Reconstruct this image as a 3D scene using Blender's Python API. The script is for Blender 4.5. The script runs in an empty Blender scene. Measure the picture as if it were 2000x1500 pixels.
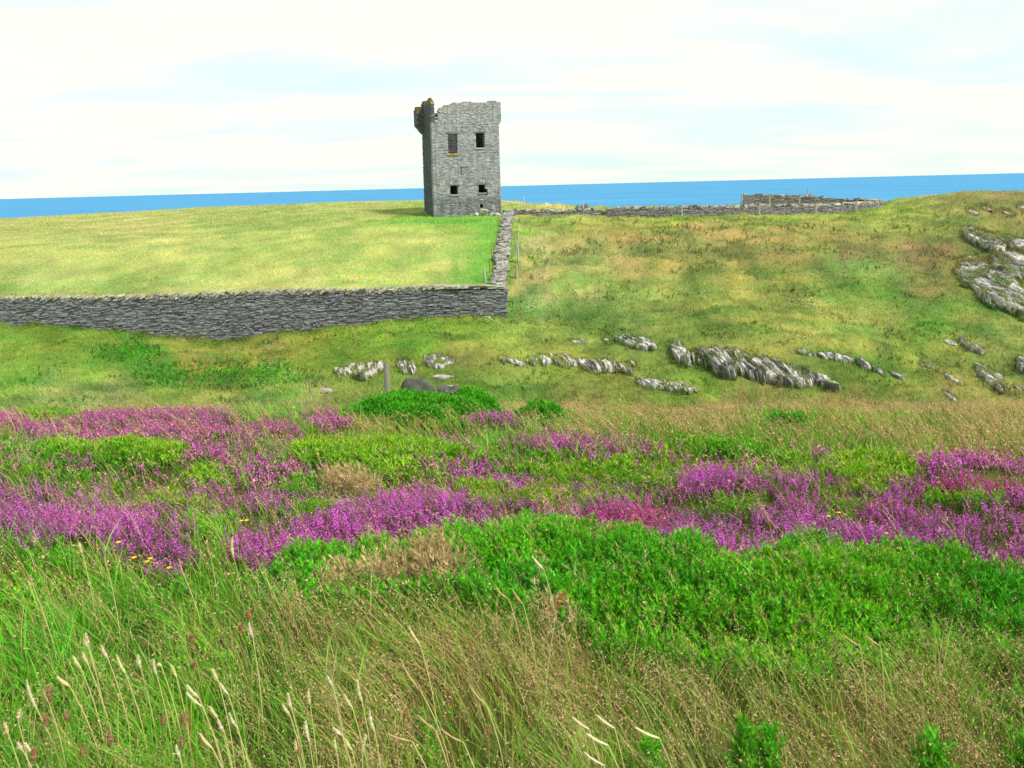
import bpy, math
import numpy as np
from mathutils import Matrix, Vector

RNG = np.random.default_rng(11)
PI = math.pi
SC = bpy.context.scene
COL = SC.collection

# ------------------------------------------------------------------ camera model
F = 1556.0
PITCH = math.radians(14.02)
ROLL = math.radians(1.46)
EYE = 1.9
_F0 = np.array([0, math.cos(PITCH), -math.sin(PITCH)])
_U0 = np.array([0, math.sin(PITCH), math.cos(PITCH)])
_R0 = np.array([1.0, 0, 0])
CR = _R0 * math.cos(ROLL) - _U0 * math.sin(ROLL)
CU = _U0 * math.cos(ROLL) + _R0 * math.sin(ROLL)
CAM = np.array([0, 0, EYE])


def ray(u, v):
    return _F0 + CR * ((u - 1000) / F) + CU * ((750 - v) / F)


def pt(u, v, Y):
    d = ray(u, v)
    return CAM + d * (Y / d[1])


def proj(P):
    q = P - CAM
    w = np.maximum(q @ _F0, 1e-3)
    return 1000 + F * (q @ CR) / w, 750 - F * (q @ CU) / w


# ------------------------------------------------------------------ colour
def lin(c):
    c = np.asarray(c, float) / 255.0
    return np.where(c <= 0.04045, c / 12.92, ((c + 0.055) / 1.055) ** 2.4)


def alb(c, k=1.5):
    return np.clip(lin(c) / k, 0.002, 0.82)


# ------------------------------------------------------------------ noise
def _hash(ix, iy, s):
    h = (ix.astype(np.int64) * 374761393 + iy.astype(np.int64) * 668265263 + s * 974634777) & 0xFFFFFFFF
    h = ((h ^ (h >> 13)) * 1274126177) & 0xFFFFFFFF
    h = (h ^ (h >> 16)) & 0xFFFFFFFF
    return h / 4294967295.0


def vnoise(x, y, s=0):
    x = np.asarray(x, float); y = np.asarray(y, float)
    ix = np.floor(x); iy = np.floor(y)
    fx = x - ix; fy = y - iy
    fx = fx * fx * (3 - 2 * fx); fy = fy * fy * (3 - 2 * fy)
    a = _hash(ix, iy, s); b = _hash(ix + 1, iy, s); c = _hash(ix, iy + 1, s); d = _hash(ix + 1, iy + 1, s)
    return (a * (1 - fx) + b * fx) * (1 - fy) + (c * (1 - fx) + d * fx) * fy


def fbm(x, y, s=0, o=4):
    t = 0; a = 0.5; n = 0
    for i in range(o):
        t = t + a * vnoise(x * 2 ** i, y * 2 ** i, s + i * 17); n += a; a *= 0.5
    return t / n


def sstep(a, b, x):
    t = np.clip((x - a) / (b - a), 0.0, 1.0)
    return t * t * (3 - 2 * t)


# ------------------------------------------------------------------ terrain control points
def tps_fit(P):
    P = np.array(P); xy = P[:, :2]; z = P[:, 2]; n = len(P)
    d = np.linalg.norm(xy[:, None] - xy[None], axis=2) / 10.0
    K = np.where(d > 0, d * d * np.log(d + 1e-12), 0) + np.eye(n) * 0.002
    A = np.zeros((n + 3, n + 3)); A[:n, :n] = K
    A[:n, n] = 1; A[:n, n + 1:] = xy / 10; A[n, :n] = 1; A[n + 1:, :n] = xy.T / 10
    w = np.linalg.solve(A, np.concatenate([z, np.zeros(3)]))
    return xy, w


def tps_eval(fit, X, Y):
    xy, w = fit; n = len(xy); X = X.ravel(); Y = Y.ravel(); out = np.empty(len(X))
    for i in range(0, len(X), 60000):
        q = np.stack([X[i:i + 60000], Y[i:i + 60000]], 1)
        d2 = ((q[:, None] - xy[None]) ** 2).sum(2) / 100.0
        K = 0.5 * d2 * np.log(d2 + 1e-12)
        out[i:i + 60000] = K @ w[:n] + w[n] + q @ w[n + 1:] / 10
    return out


outside = []
fg = {1500: 2.25, 1250: 3.0, 1100: 3.75, 1000: 4.8, 900: 6.7, 850: 8.3, 805: 11.0, 788: 12.8}
for u in (-900, -400, 0, 500, 1000, 1500, 2000, 2400, 2900):
    for v, Y in fg.items():
        p = pt(u, v, Y); p[2] -= 0.22 + 0.05 * (Y > 8); outside.append(p)
    p = pt(u, 788, 18); p[2] -= 0.95; outside.append(p)
    p = pt(u, 784, 23); p[2] -= 0.6; outside.append(p)
outside += [np.array([x, y, 0.05 * abs(y) ** 0.8]) for x in (-8, 0, 8) for y in (-1, -8)]
rows = {
    -700: [(790, 27), (720, 33), (670, 38), (650, 41.5), (560, 60)],
    0: [(780, 26.5), (710, 33), (660, 38.5), (633, 41.6)],
    170: [(641, 41.6)],
    370: [(778, 26.5), (720, 33), (690, 37.5), (664, 41.6)],
    480: [(662, 41.6)],
    600: [(775, 26), (720, 31.5), (680, 36.5), (648, 41.6)],
    800: [(770, 25), (735, 30), (700, 32), (650, 37.5), (631, 41.6)],
    900: [(622, 41.6)],
    1000: [(762, 27), (735, 30.5), (700, 32), (650, 37), (614, 42), (540, 49), (470, 58), (428, 68), (420, 71.5), (402, 85), (397, 92)],
    1200: [(775, 26), (735, 30.5), (690, 33), (640, 38), (580, 44), (500, 53), (450, 62), (422, 71.5), (412, 88)],
    1500: [(770, 28.5), (665, 32.5), (600, 41), (500, 54), (450, 62), (420, 72.5), (401, 88)],
    1620: [(420, 73), (408, 82), (406, 88), (404, 94)],
    1690: [(416, 74), (408, 81), (406, 87), (404, 93)],
    1750: [(775, 28), (740, 30), (680, 35), (600, 43), (500, 55), (440, 65), (402, 76), (389, 88)],
    2000: [(775, 28), (700, 35), (600, 44), (500, 54), (430, 64), (373, 80)],
    2500: [(800, 28), (720, 35), (640, 44), (560, 54), (490, 64), (430, 80)],
}
for u, L in rows.items():
    for v, Y in L:
        p = pt(u, v, Y); p[2] -= 0.1; outside.append(p)
inside = []
rows_in = {
    -900: [(610, 44), (530, 54), (480, 66), (462, 84)],
    -400: [(596, 44), (522, 54), (474, 66), (452, 84)],
    0: [(588, 44), (512, 54), (466, 66), (436, 84)],
    400: [(578, 44), (502, 55), (452, 67), (413, 86)],
    800: [(564, 44), (490, 54), (440, 64), (421, 70), (397, 88)],
    960: [(562, 44), (482, 54), (440, 63), (419, 70), (395, 88)],
    1100: [(560, 44), (482, 54), (440, 63), (419, 70), (397, 88)],
}
for u, L in rows_in.items():
    for v, Y in L:
        p = pt(u, v, Y); p[2] -= 0.12; inside.append(p)
FIT_O = tps_fit(outside); FIT_I = tps_fit(inside)

FRONT_Y = 42.0                                   # front face of the near wall
xr0 = pt(985, 600, 42)[0]; xr1 = pt(1003, 415, 72)[0]


def side_right(y):                               # x of the right face of the side wall
    return xr0 + (xr1 - xr0) * (y - 42) / 30


def in_field(x, y):
    a = sstep(FRONT_Y + 0.15, FRONT_Y + 0.6, y)
    b = sstep(0.15, 0.65, side_right(np.minimum(y, 72)) - x)
    b = np.where(y > 72.5, sstep(4, -4, x), b)
    return a * b


BUMPS = []                                       # x, y, rx, ry, h


def bump(u, v, Y, rx, ry, h):
    p = pt(u, v, Y); BUMPS.append((p[0], p[1], rx, ry, h))


bump(1050, 1060, 4.1, 0.9, 0.45, 0.11)
bump(1600, 1140, 3.6, 1.0, 0.5, 0.10)
bump(1900, 905, 6.6, 0.9, 0.6, 0.14)
bump(1450, 930, 6.0, 0.8, 0.5, 0.16)
bump(1120, 870, 7.6, 1.1, 0.7, 0.16)
bump(300, 1030, 4.3, 0.6, 0.4, 0.16)
bump(860, 985, 5.0, 0.9, 0.45, 0.12)
bump(800, 790, 12.2, 1.4, 1.0, 0.10)
bump(640, 825, 9.8, 0.6, 0.5, 0.18)
bump(950, 815, 10.2, 0.5, 0.5, 0.2)
bump(320, 800, 11.5, 1.2, 0.8, 0.08)
bump(410, 1000, 4.3, 0.45, 0.5, -0.16)
# turf banks beside the ring wall and on the slopes
bump(1450, 424, 71, 2.0, 1.5, 0.25)
bump(1620, 420, 71, 2.5, 1.5, 0.2)
bump(1530, 655, 33.2, 2.8, 1.0, 0.3)
bump(1700, 668, 34, 1.6, 0.9, 0.35)
bump(420, 700, 35.5, 2.0, 1.0, 0.25)
bump(850, 680, 33.5, 2.5, 1.0, 0.25)
bump(1090, 678, 33.5, 2.5, 1.0, 0.2)


def height(X, Y):
    sh = X.shape
    zo = tps_eval(FIT_O, X, Y).reshape(sh); zi = tps_eval(FIT_I, X, Y).reshape(sh)
    m = in_field(X, Y)
    z = zo * (1 - m) + zi * m
    near = 1 - sstep(12, 20, Y)
    mid = sstep(16, 24, Y)
    z = z + (fbm(X / 0.55, Y / 0.55, 3, 3) - 0.5) * 0.14 * near
    z = z + (fbm(X / 1.9, Y / 1.9, 5, 3) - 0.5) * (0.16 * near + 0.16 * mid * (1 - 0.6 * m))
    z = z + (fbm(X / 0.75, Y / 0.6, 12, 3) - 0.5) * 0.46 * mid * (1 - 0.65 * m)
    z = z + (fbm(X / 2.6, Y / 1.7, 14, 2) - 0.5) * 0.75 * mid * (1 - 0.8 * m) * (1 - 0.6 * sstep(55, 70, Y)) * sstep(0.0, 1.0, np.abs(Y - 42.2))
    z = z + (fbm(X / 6.0, Y / 5.0, 8, 3) - 0.5) * 0.45 * mid * (1 - 0.5 * m) * (1 - 0.5 * sstep(60, 75, Y))
    for bx, by, rx, ry, h in BUMPS:
        z = z + h * np.exp(-((X - bx) / rx) ** 2 - ((Y - by) / ry) ** 2)
    # the headland ends in cliffs above the sea
    e = np.maximum(0, Y - (95 + 4 * vnoise(X / 9, X * 0, 2)))
    z = z - 0.02 * e ** 2.0
    e = np.maximum(0, np.abs(X) - (95 + 6 * vnoise(Y / 11, Y * 0, 4)))
    z = z - 0.03 * e ** 2
    e = np.maximum(0, -Y - 25)
    return np.clip(z, -75, 30)


def warp(lo, mid, hi, n, c, k):
    a = math.asinh((mid - lo) / c) / k; b = math.asinh((hi - mid) / c) / k
    t = np.linspace(-a, b, n)
    return mid + c * np.sinh(k * t)


GX = warp(-170, 0, 170, 560, 6.0, 1.0)
GY = warp(-30, 3.0, 175, 560, 5.0, 1.0)
MX, MY = np.meshgrid(GX, GY)
GZ = height(MX, MY)


def G(x, y):
    x = np.asarray(x, float); y = np.asarray(y, float)
    i = np.clip(np.searchsorted(GX, x) - 1, 0, len(GX) - 2); j = np.clip(np.searchsorted(GY, y) - 1, 0, len(GY) - 2)
    fx = np.clip((x - GX[i]) / (GX[i + 1] - GX[i]), 0, 1); fy = np.clip((y - GY[j]) / (GY[j + 1] - GY[j]), 0, 1)
    return (GZ[j, i] * (1 - fx) + GZ[j, i + 1] * fx) * (1 - fy) + (GZ[j + 1, i] * (1 - fx) + GZ[j + 1, i + 1] * fx) * fy


def hit(u, v, y0=1.4, y1=120):
    d = ray(u, v); Y = y0 * (y1 / y0) ** np.linspace(0, 1, 1500)
    P = CAM[None] + d[None] * (Y / d[1])[:, None]
    b = np.nonzero(P[:, 2] <= G(P[:, 0], P[:, 1]))[0]
    k = b[0] if len(b) else len(Y) - 1
    p = P[k].copy(); p[2] = G(p[0], p[1])
    return p


# ------------------------------------------------------------------ object helpers
def near_u(x, y, z): return proj(np.stack([x, y, z], 1))


def link(o, parent=None):
    COL.objects.link(o)
    if parent is not None:
        o.parent = parent
    return o


def tag(o, label=None, cat=None, group=None, kind=None):
    if label: o['label'] = label
    if cat: o['category'] = cat
    if group: o['group'] = group
    if kind: o['kind'] = kind
    return o


def empty(name, loc, label, cat, group=None):
    o = bpy.data.objects.new(name, None); o.location = Vector(loc); o.empty_display_size = 0.2
    link(o)
    return tag(o, label, cat, group)


class MB:
    """collects polygons with a colour per vertex; build() links ONE mesh object"""

    def __init__(s):
        s.v = []; s.f = {3: [], 4: []}; s.c = []; s.n = 0

    def add(s, v, f, c):
        v = np.asarray(v, np.float32).reshape(-1, 3); f = np.asarray(f, np.int64)
        c = np.asarray(c, np.float32)
        if c.ndim == 1: c = np.broadcast_to(c, (len(v), 3))
        s.v.append(v); s.c.append(c.reshape(-1, 3)[:, :3]); s.f[f.shape[1]].append(f + s.n); s.n += len(v)

    def build(s, name, mat, parent=None, origin=None, smooth=False):
        me = bpy.data.meshes.new(name)
        v = np.concatenate(s.v) if s.v else np.zeros((0, 3), np.float32)
        c = np.concatenate(s.c)
        if origin is not None: v = v - np.asarray(origin, np.float32)
        idx = []; tot = []
        for k in (3, 4):
            for f in s.f[k]:
                idx.append(f.ravel()); tot.append(np.full(len(f), k))
        idx = np.concatenate(idx).astype(np.int32); tot = np.concatenate(tot).astype(np.int32)
        me.vertices.add(len(v)); me.vertices.foreach_set('co', v.ravel().astype(np.float32))
        me.loops.add(len(idx)); me.loops.foreach_set('vertex_index', idx)
        me.polygons.add(len(tot))
        me.polygons.foreach_set('loop_start', np.concatenate([[0], np.cumsum(tot)[:-1]]).astype(np.int32))
        me.polygons.foreach_set('use_smooth', np.full(len(tot), smooth))
        a = me.attributes.new('col', 'FLOAT_COLOR', 'POINT')
        a.data.foreach_set('color', np.concatenate([c, np.ones((len(c), 1), np.float32)], 1).ravel().astype(np.float32))
        me.update(calc_edges=True)
        me.materials.append(mat)
        o = bpy.data.objects.new(name, me)
        if origin is not None and parent is None: o.location = Vector(origin)
        return link(o, parent)


BOXF = np.array([[0, 3, 2, 1], [4, 5, 6, 7], [0, 1, 5, 4], [1, 2, 6, 5], [2, 3, 7, 6], [3, 0, 4, 7]])
BOXV = np.array([[-1, -1, -1], [1, -1, -1], [1, 1, -1], [-1, 1, -1], [-1, -1, 1], [1, -1, 1], [1, 1, 1], [-1, 1, 1]], float)


def add_boxes(mb, C, Hs, cols, ax=None, jit=0.12, tilt=None):
    """C (N,3) centres, Hs (N,3) half sizes, ax (N,2) unit x axis in plan, tilt (N,) about the local y axis"""
    N = len(C)
    if N == 0: return
    V = BOXV[None] * Hs[:, None] * (1 + 0)
    V = V + (RNG.random((N, 8, 3)) - 0.5) * 2 * jit * Hs[:, None]
    if tilt is not None:
        ct = np.cos(tilt)[:, None]; st = np.sin(tilt)[:, None]
        x = V[:, :, 0] * ct + V[:, :, 2] * st; z = -V[:, :, 0] * st + V[:, :, 2] * ct
        V = np.stack([x, V[:, :, 1], z], 2)
    if ax is not None:
        x = V[:, :, 0] * ax[:, None, 0] - V[:, :, 1] * ax[:, None, 1]
        y = V[:, :, 0] * ax[:, None, 1] + V[:, :, 1] * ax[:, None, 0]
        V = np.stack([x, y, V[:, :, 2]], 2)
    V = V + C[:, None]
    Fc = (BOXF[None] + (np.arange(N) * 8)[:, None, None]).reshape(-1, 4)
    mb.add(V.reshape(-1, 3), Fc, np.repeat(cols[:, None], 8, 1).reshape(-1, 3))


# ------------------------------------------------------------------ materials
def mat_new(name):
    m = bpy.data.materials.new(name); m.use_nodes = True
    nt = m.node_tree; nt.nodes.clear()
    return m, nt, nt.nodes, nt.links


def leaf_mat(name, trans=0.3, rough=0.55):
    m, nt, N, L = mat_new(name)
    out = N.new('ShaderNodeOutputMaterial'); a = N.new('ShaderNodeAttribute'); a.attribute_name = 'col'
    p = N.new('ShaderNodeBsdfPrincipled'); p.inputs['Roughness'].default_value = rough
    p.inputs['Specular IOR Level'].default_value = 0.25
    L.new(a.outputs['Color'], p.inputs['Base Color'])
    if trans > 0:
        t = N.new('ShaderNodeBsdfTranslucent'); L.new(a.outputs['Color'], t.inputs['Color'])
        mx = N.new('ShaderNodeMixShader'); mx.inputs[0].default_value = trans
        L.new(p.outputs[0], mx.inputs[1]); L.new(t.outputs[0], mx.inputs[2]); L.new(mx.outputs[0], out.inputs[0])
    else:
        L.new(p.outputs[0], out.inputs[0])
    return m


def stone_mat(name, scale=3.0, lichen=0.0, lichen_col=(0.6, 0.58, 0.52), bump=0.5, lscale=4.0, var=0.5):
    m, nt, N, L = mat_new(name)
    out = N.new('ShaderNodeOutputMaterial'); a = N.new('ShaderNodeAttribute'); a.attribute_name = 'col'
    p = N.new('ShaderNodeBsdfPrincipled'); p.inputs['Roughness'].default_value = 0.9
    p.inputs['Specular IOR Level'].default_value = 0.2
    g = N.new('ShaderNodeNewGeometry')
    n = N.new('ShaderNodeTexNoise'); n.inputs['Scale'].default_value = scale; n.inputs['Detail'].default_value = 8
    n.inputs['Roughness'].default_value = 0.7
    L.new(g.outputs['Position'], n.inputs['Vector'])
    r = N.new('ShaderNodeMapRange'); r.inputs['From Min'].default_value = 0.3; r.inputs['From Max'].default_value = 0.7
    r.inputs['To Min'].default_value = 1 - var; r.inputs['To Max'].default_value = 1 + var
    L.new(n.outputs['Fac'], r.inputs['Value'])
    mu = N.new('ShaderNodeVectorMath'); mu.operation = 'SCALE'
    L.new(a.outputs['Color'], mu.inputs[0]); L.new(r.outputs[0], mu.inputs['Scale'])
    col = mu.outputs[0]
    if lichen > 0:
        n2 = N.new('ShaderNodeTexNoise'); n2.inputs['Scale'].default_value = lscale; n2.inputs['Detail'].default_value = 6
        n2.inputs['Roughness'].default_value = 0.65
        L.new(g.outputs['Position'], n2.inputs['Vector'])
        r2 = N.new('ShaderNodeMapRange'); r2.inputs['From Min'].default_value = 0.66 - lichen * 0.3
        r2.inputs['From Max'].default_value = 0.72 - lichen * 0.3
        L.new(n2.outputs['Fac'], r2.inputs['Value'])
        mx = N.new('ShaderNodeMix'); mx.data_type = 'RGBA'
        mx.inputs['B'].default_value = (*lichen_col, 1)
        L.new(r2.outputs[0], mx.inputs['Factor']); L.new(col, mx.inputs['A']); col = mx.outputs['Result']
    L.new(col, p.inputs['Base Color'])
    b = N.new('ShaderNodeBump'); b.inputs['Strength'].default_value = bump; b.inputs['Distance'].default_value = 0.04
    L.new(n.outputs['Fac'], b.inputs['Height']); L.new(b.outputs[0], p.inputs['Normal'])
    L.new(p.outputs[0], out.inputs[0])
    return m


def ground_mat():
    m, nt, N, L = mat_new('turf')
    out = N.new('ShaderNodeOutputMaterial'); a = N.new('ShaderNodeAttribute'); a.attribute_name = 'col'
    p = N.new('ShaderNodeBsdfPrincipled'); p.inputs['Roughness'].default_value = 0.95
    p.inputs['Specular IOR Level'].default_value = 0.1
    g = N.new('ShaderNodeNewGeometry')
    mp = N.new('ShaderNodeMapping'); mp.inputs['Scale'].default_value = (1.0, 0.6, 1.0)
    L.new(g.outputs['Position'], mp.inputs['Vector'])
    n = N.new('ShaderNodeTexNoise'); n.inputs['Scale'].default_value = 5; n.inputs['Detail'].default_value = 10
    n.inputs['Roughness'].default_value = 0.75
    L.new(mp.outputs[0], n.inputs['Vector'])
    r = N.new('ShaderNodeMapRange'); r.inputs['From Min'].default_value = 0.25; r.inputs['From Max'].default_value = 0.75
    r.inputs['To Min'].default_value = 0.55; r.inputs['To Max'].default_value = 1.3
    L.new(n.outputs['Fac'], r.inputs['Value'])
    mu = N.new('ShaderNodeVectorMath'); mu.operation = 'SCALE'
    L.new(a.outputs['Color'], mu.inputs[0]); L.new(r.outputs[0], mu.inputs['Scale'])
    L.new(mu.outputs[0], p.inputs['Base Color'])
    b = N.new('ShaderNodeBump'); b.inputs['Strength'].default_value = 0.7; b.inputs['Distance'].default_value = 0.1
    L.new(n.outputs['Fac'], b.inputs['Height']); L.new(b.outputs[0], p.inputs['Normal'])
    L.new(p.outputs[0], out.inputs[0])
    return m


M_LEAF = leaf_mat('grass_leaf', 0.35)
M_FLOWER = leaf_mat('heather_bloom', 0.3, 0.7)
M_GORSE = leaf_mat('gorse_leaf', 0.25, 0.5)
M_DRY = leaf_mat('dry_stem', 0.25, 0.8)
M_GROUND = ground_mat()
M_SLATE = stone_mat('slate_stone', 6.0, 0.16, (0.34, 0.34, 0.31), 0.6, 5.0, 0.30)
M_COPING = stone_mat('lichened_coping', 7.0, 0.35, (0.50, 0.48, 0.36), 0.6, 5.0, 0.4)
M_TOWER = stone_mat('tower_masonry', 1.6, 0.12, (0.50, 0.50, 0.47), 0.5, 3.0, 0.24)
M_ORANGE = stone_mat('lichened_turret_stone', 2.5, 0.42, (0.45, 0.30, 0.06), 0.5, 1.6, 0.4)
M_ROCK = stone_mat('outcrop_rock', 5.0, 0.12, (0.58, 0.55, 0.52), 1.0, 6.0, 0.55)
M_BOULDER = stone_mat('boulder_rock', 3.5, 0.10, (0.42, 0.42, 0.36), 0.8, 3.0, 0.5)
M_WOOD = stone_mat('weathered_wood', 14.0, 0.0, bump=0.4, var=0.3)

# ------------------------------------------------------------------ colour map of the turf: photo sightings turned into places
CS = [  # u, v, (r, g, b)
    (0, 440, (168, 172, 80)), (250, 430, (180, 180, 90)), (500, 405, (176, 176, 84)), (500, 425, (140, 165, 60)), (750, 398, (182, 178, 92)),
    (100, 500, (178, 188, 88)), (350, 480, (186, 190, 92)), (600, 470, (176, 190, 82)), (800, 470, (188, 192, 92)), (700, 520, (168, 188, 76)),
    (100, 560, (188, 196, 100)), (400, 555, (186, 194, 96)), (600, 545, (190, 192, 98)), (850, 520, (194, 196, 96)), (430, 500, (160, 182, 72)),
    (800, 425, (120, 175, 30)), (900, 428, (100, 175, 24)), (950, 440, (95, 172, 30)), (955, 490, (90, 170, 30)), (930, 530, (100, 170, 34)), (900, 560, (130, 175, 50)),
    (860, 440, (150, 185, 50)), (900, 470, (175, 188, 80)),
    (1020, 400, (188, 184, 100)), (1080, 400, (190, 184, 100)),
    (1030, 430, (170, 170, 84)), (1100, 430, (138, 172, 44)), (1300, 430, (140, 170, 46)), (1500, 426, (140, 176, 44)), (1700, 412, (140, 170, 50)),
    (1040, 480, (196, 180, 112)), (1030, 540, (186, 168, 100)), (1070, 580, (196, 178, 116)), (1040, 600, (120, 160, 70)), (1010, 600, (110, 150, 64)),
    (1110, 560, (130, 160, 60)), (1150, 450, (160, 145, 70)), (1250, 470, (158, 140, 72)), (1245, 497, (160, 148, 80)), (1400, 455, (164, 148, 78)), (1550, 455, (166, 150, 76)),
    (1350, 500, (150, 152, 62)), (1500, 500, (150, 142, 68)), (1650, 480, (146, 150, 62)), (1800, 450, (148, 156, 60)), (1900, 400, (140, 146, 64)), (1960, 380, (146, 138, 76)),
    (1700, 430, (150, 160, 62)), (1790, 405, (150, 158, 66)), (1800, 490, (134, 118, 70)), (1750, 500, (140, 120, 76)), (1850, 510, (128, 128, 58)),
    (1200, 560, (128, 158, 58)), (1350, 570, (140, 160, 60)), (1500, 560, (146, 156, 58)), (1650, 560, (140, 150, 56)), (1800, 560, (142, 140, 66)), (1690, 522, (122, 154, 62)),
    (1695, 563, (90, 150, 34)), (1800, 640, (88, 150, 26)), (1150, 620, (112, 152, 50)), (1300, 620, (120, 146, 58)), (1450, 620, (134, 154, 54)), (1600, 620, (140, 156, 56)),
    (1750, 620, (138, 152, 60)), (1900, 620, (130, 150, 52)), (1980, 580, (110, 150, 40)), (1950, 660, (136, 152, 62)), (1800, 700, (128, 152, 44)), (1950, 760, (134, 148, 60)), (1700, 740, (112, 150, 30)),
    (1000, 640, (136, 160, 44)), (1100, 660, (126, 148, 46)), (1300, 690, (116, 146, 46)), (1400, 760, (128, 158, 30)), (1200, 760, (134, 150, 44)), (1100, 740, (120, 146, 36)), (1000, 730, (124, 150, 48)),
    (900, 640, (130, 158, 26)), (750, 650, (110, 156, 20)), (600, 665, (146, 150, 36)), (640, 690, (120, 152, 22)), (900, 690, (122, 130, 52)), (950, 760, (110, 150, 40)), (700, 750, (130, 150, 44)),
    (50, 650, (110, 152, 26)), (150, 650, (84, 148, 24)), (180, 690, (130, 150, 30)), (100, 690, (128, 152, 26)), (50, 740, (130, 165, 24)), (250, 685, (66, 145, 26)), (300, 670, (150, 150, 50)),
    (330, 705, (60, 142, 24)), (250, 730, (50, 150, 16)), (330, 740, (48, 146, 14)), (420, 705, (176, 134, 66)), (380, 715, (160, 134, 46)), (450, 690, (84, 150, 26)), (500, 690, (160, 138, 56)), (480, 730, (40, 150, 14)),
    (560, 735, (62, 156, 14)), (560, 700, (150, 158, 28)), (200, 760, (138, 172, 30)), (80, 775, (150, 168, 80)), (350, 765, (140, 166, 50)), (600, 770, (160, 148, 90)), (520, 770, (120, 165, 40)),
    # foreground shelf
    (200, 782, (150, 142, 92)), (450, 790, (146, 136, 78)), (650, 790, (150, 140, 80)), (1100, 790, (138, 134, 60)), (1300, 800, (142, 130, 66)), (1500, 795, (146, 132, 68)), (1700, 800, (142, 132, 66)),
    (1900, 800, (140, 138, 60)), (1400, 840, (130, 126, 56)), (1700, 850, (136, 126, 60)), (1900, 860, (130, 124, 58)), (1150, 830, (140, 142, 66)), (1550, 820, (84, 130, 26)), (850, 840, (138, 142, 60)),
    (200, 900, (96, 110, 44)), (600, 900, (98, 122, 34)), (1000, 900, (92, 122, 34)), (1300, 900, (86, 120, 30)), (1700, 900, (104, 130, 40)), (300, 960, (110, 112, 46)), (700, 940, (94, 124, 30)),
    (100, 1120, (110, 142, 38)), (300, 1160, (112, 140, 40)), (500, 1170, (104, 132, 36)), (100, 1300, (96, 148, 28)), (300, 1300, (106, 140, 36)), (500, 1300, (108, 136, 32)), (700, 1250, (124, 130, 48)),
    (200, 1450, (112, 140, 46)), (500, 1450, (112, 138, 38)), (750, 1400, (118, 134, 44)), (900, 1350, (132, 132, 54)), (1100, 1350, (136, 134, 56)), (1300, 1350, (126, 136, 48)), (1000, 1450, (132, 142, 50)),
    (1300, 1450, (128, 140, 46)), (1500, 1400, (128, 136, 52)), (1700, 1400, (132, 138, 54)), (1900, 1350, (128, 140, 50)), (1600, 1480, (140, 138, 64)), (1900, 1480, (138, 138, 58)), (1800, 1300, (104, 142, 34)),
    (1100, 1150, (56, 132, 18)), (1500, 1180, (52, 134, 16)), (800, 1130, (70, 130, 24)), (1900, 1180, (60, 134, 20)),
]
CSU = np.array([c[0] for c in CS], float); CSV = np.array([c[1] for c in CS], float); CSC = lin(np.array([c[2] for c in CS]))


def turf_colour(u, v):
    """mean plant colour (linear, as seen) near a place; u, v are where that place was sighted"""
    u = np.clip(u, -100, 2100); v = np.clip(v, 380, 1520)
    out = np.empty((len(u), 3))
    sv = np.where(v < 600, 0.45, np.where(v < 800, 0.8, 1.0))
    for i in range(0, len(u), 40000):
        s = slice(i, i + 40000)
        wv = np.where(CSV < 600, 2.6, np.where(CSV < 800, 1.7, 1.3))
        du = (u[s, None] - CSU) ; dv = (v[s, None] - CSV) * wv[None]
        w = 1.0 / (du * du + dv * dv + 1300.0) ** 1.7
        # the walled field does not bleed into the slope outside it
        out[s] = (w @ CSC) / w.sum(1, keepdims=True)
    return out


def tint(x, y, z, jit=0.0, sd=0):
    """colour at a place, with patches of yellow, green and tawny plants"""
    P = np.stack([x, y, z], 1)
    sc = np.clip(y, 2, 60)
    jx = (fbm(x / (0.12 * sc), y / (0.1 * sc), 21 + sd, 3) - 0.5); jy = (fbm(x / (0.12 * sc), y / (0.12 * sc), 31 + sd, 3) - 0.5)
    u, v = proj(P)
    kx = (fbm(x / (0.022 * sc), y / (0.03 * sc), 23 + sd, 3) - 0.5); ky = (fbm(x / (0.022 * sc), y / (0.03 * sc), 33 + sd, 3) - 0.5)
    k_ = np.clip((v - 360) / 250, 0.2, 1.2)
    u = u + RNG.normal(size=len(u)) * 42 * jit; v = v + RNG.normal(size=len(u)) * 13 * jit * k_
    c = turf_colour(u + jx * 190 + kx * 210, v + (jy * 60 + ky * 60) * np.clip((v - 360) / 250, 0.2, 1.2))
    fw = in_field(x, y); st = sstep(3.6, 1.2, side_right(y) - x + 1.6 * (fbm(x / 1.5, y / 2.5, 71, 3) - .5)) * (y < 74) * (y > 42) * fw
    q_ = np.stack([x, y], 1); tw = sstep(4.5, 1.5, np.hypot((x + 4.6) / 1.7, (y - 67.5) / 1.0) + 1.5 * (fbm(x / 1.5, y / 1.5, 73, 3) - .5)) * fw
    gs = np.clip(st + tw, 0, 1)[:, None] * .9; c = c * (1 - gs) + lin((104, 176, 34)) * gs
    g_ = c.mean(1, keepdims=True); rs = (sstep(900, 1300, u) * sstep(26, 32, y))[:, None]; c = c * (1 + rs * np.array([.03, -.03, .06])); ml = (0.05 + 0.11 * sstep(15, 25, y))[:, None]; c = c * (1 - ml) + g_ * ml
    a = fbm(x / 0.8 * 4 / np.sqrt(sc), y / 0.8 * 4 / np.sqrt(sc), 41, 4) - 0.5
    b = fbm(x / 2.2, y / 1.4, 51, 4) - 0.5
    q = (1 - 0.35 * in_field(x, y))[:, None] * (1 + .35 * sstep(20, 28, y))[:, None]
    c = c * (1 + 1.0 * q * a[:, None] * np.array([1, .8, .8])) * (1 + 0.8 * q * b[:, None] * np.array([1.2, 0.4, 0.8]))
    return np.clip(c, 0.003, 0.9)


# ------------------------------------------------------------------ zones of the foreground shelf
ZW, ZH, ZS = 400, 300, 5.0


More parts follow.
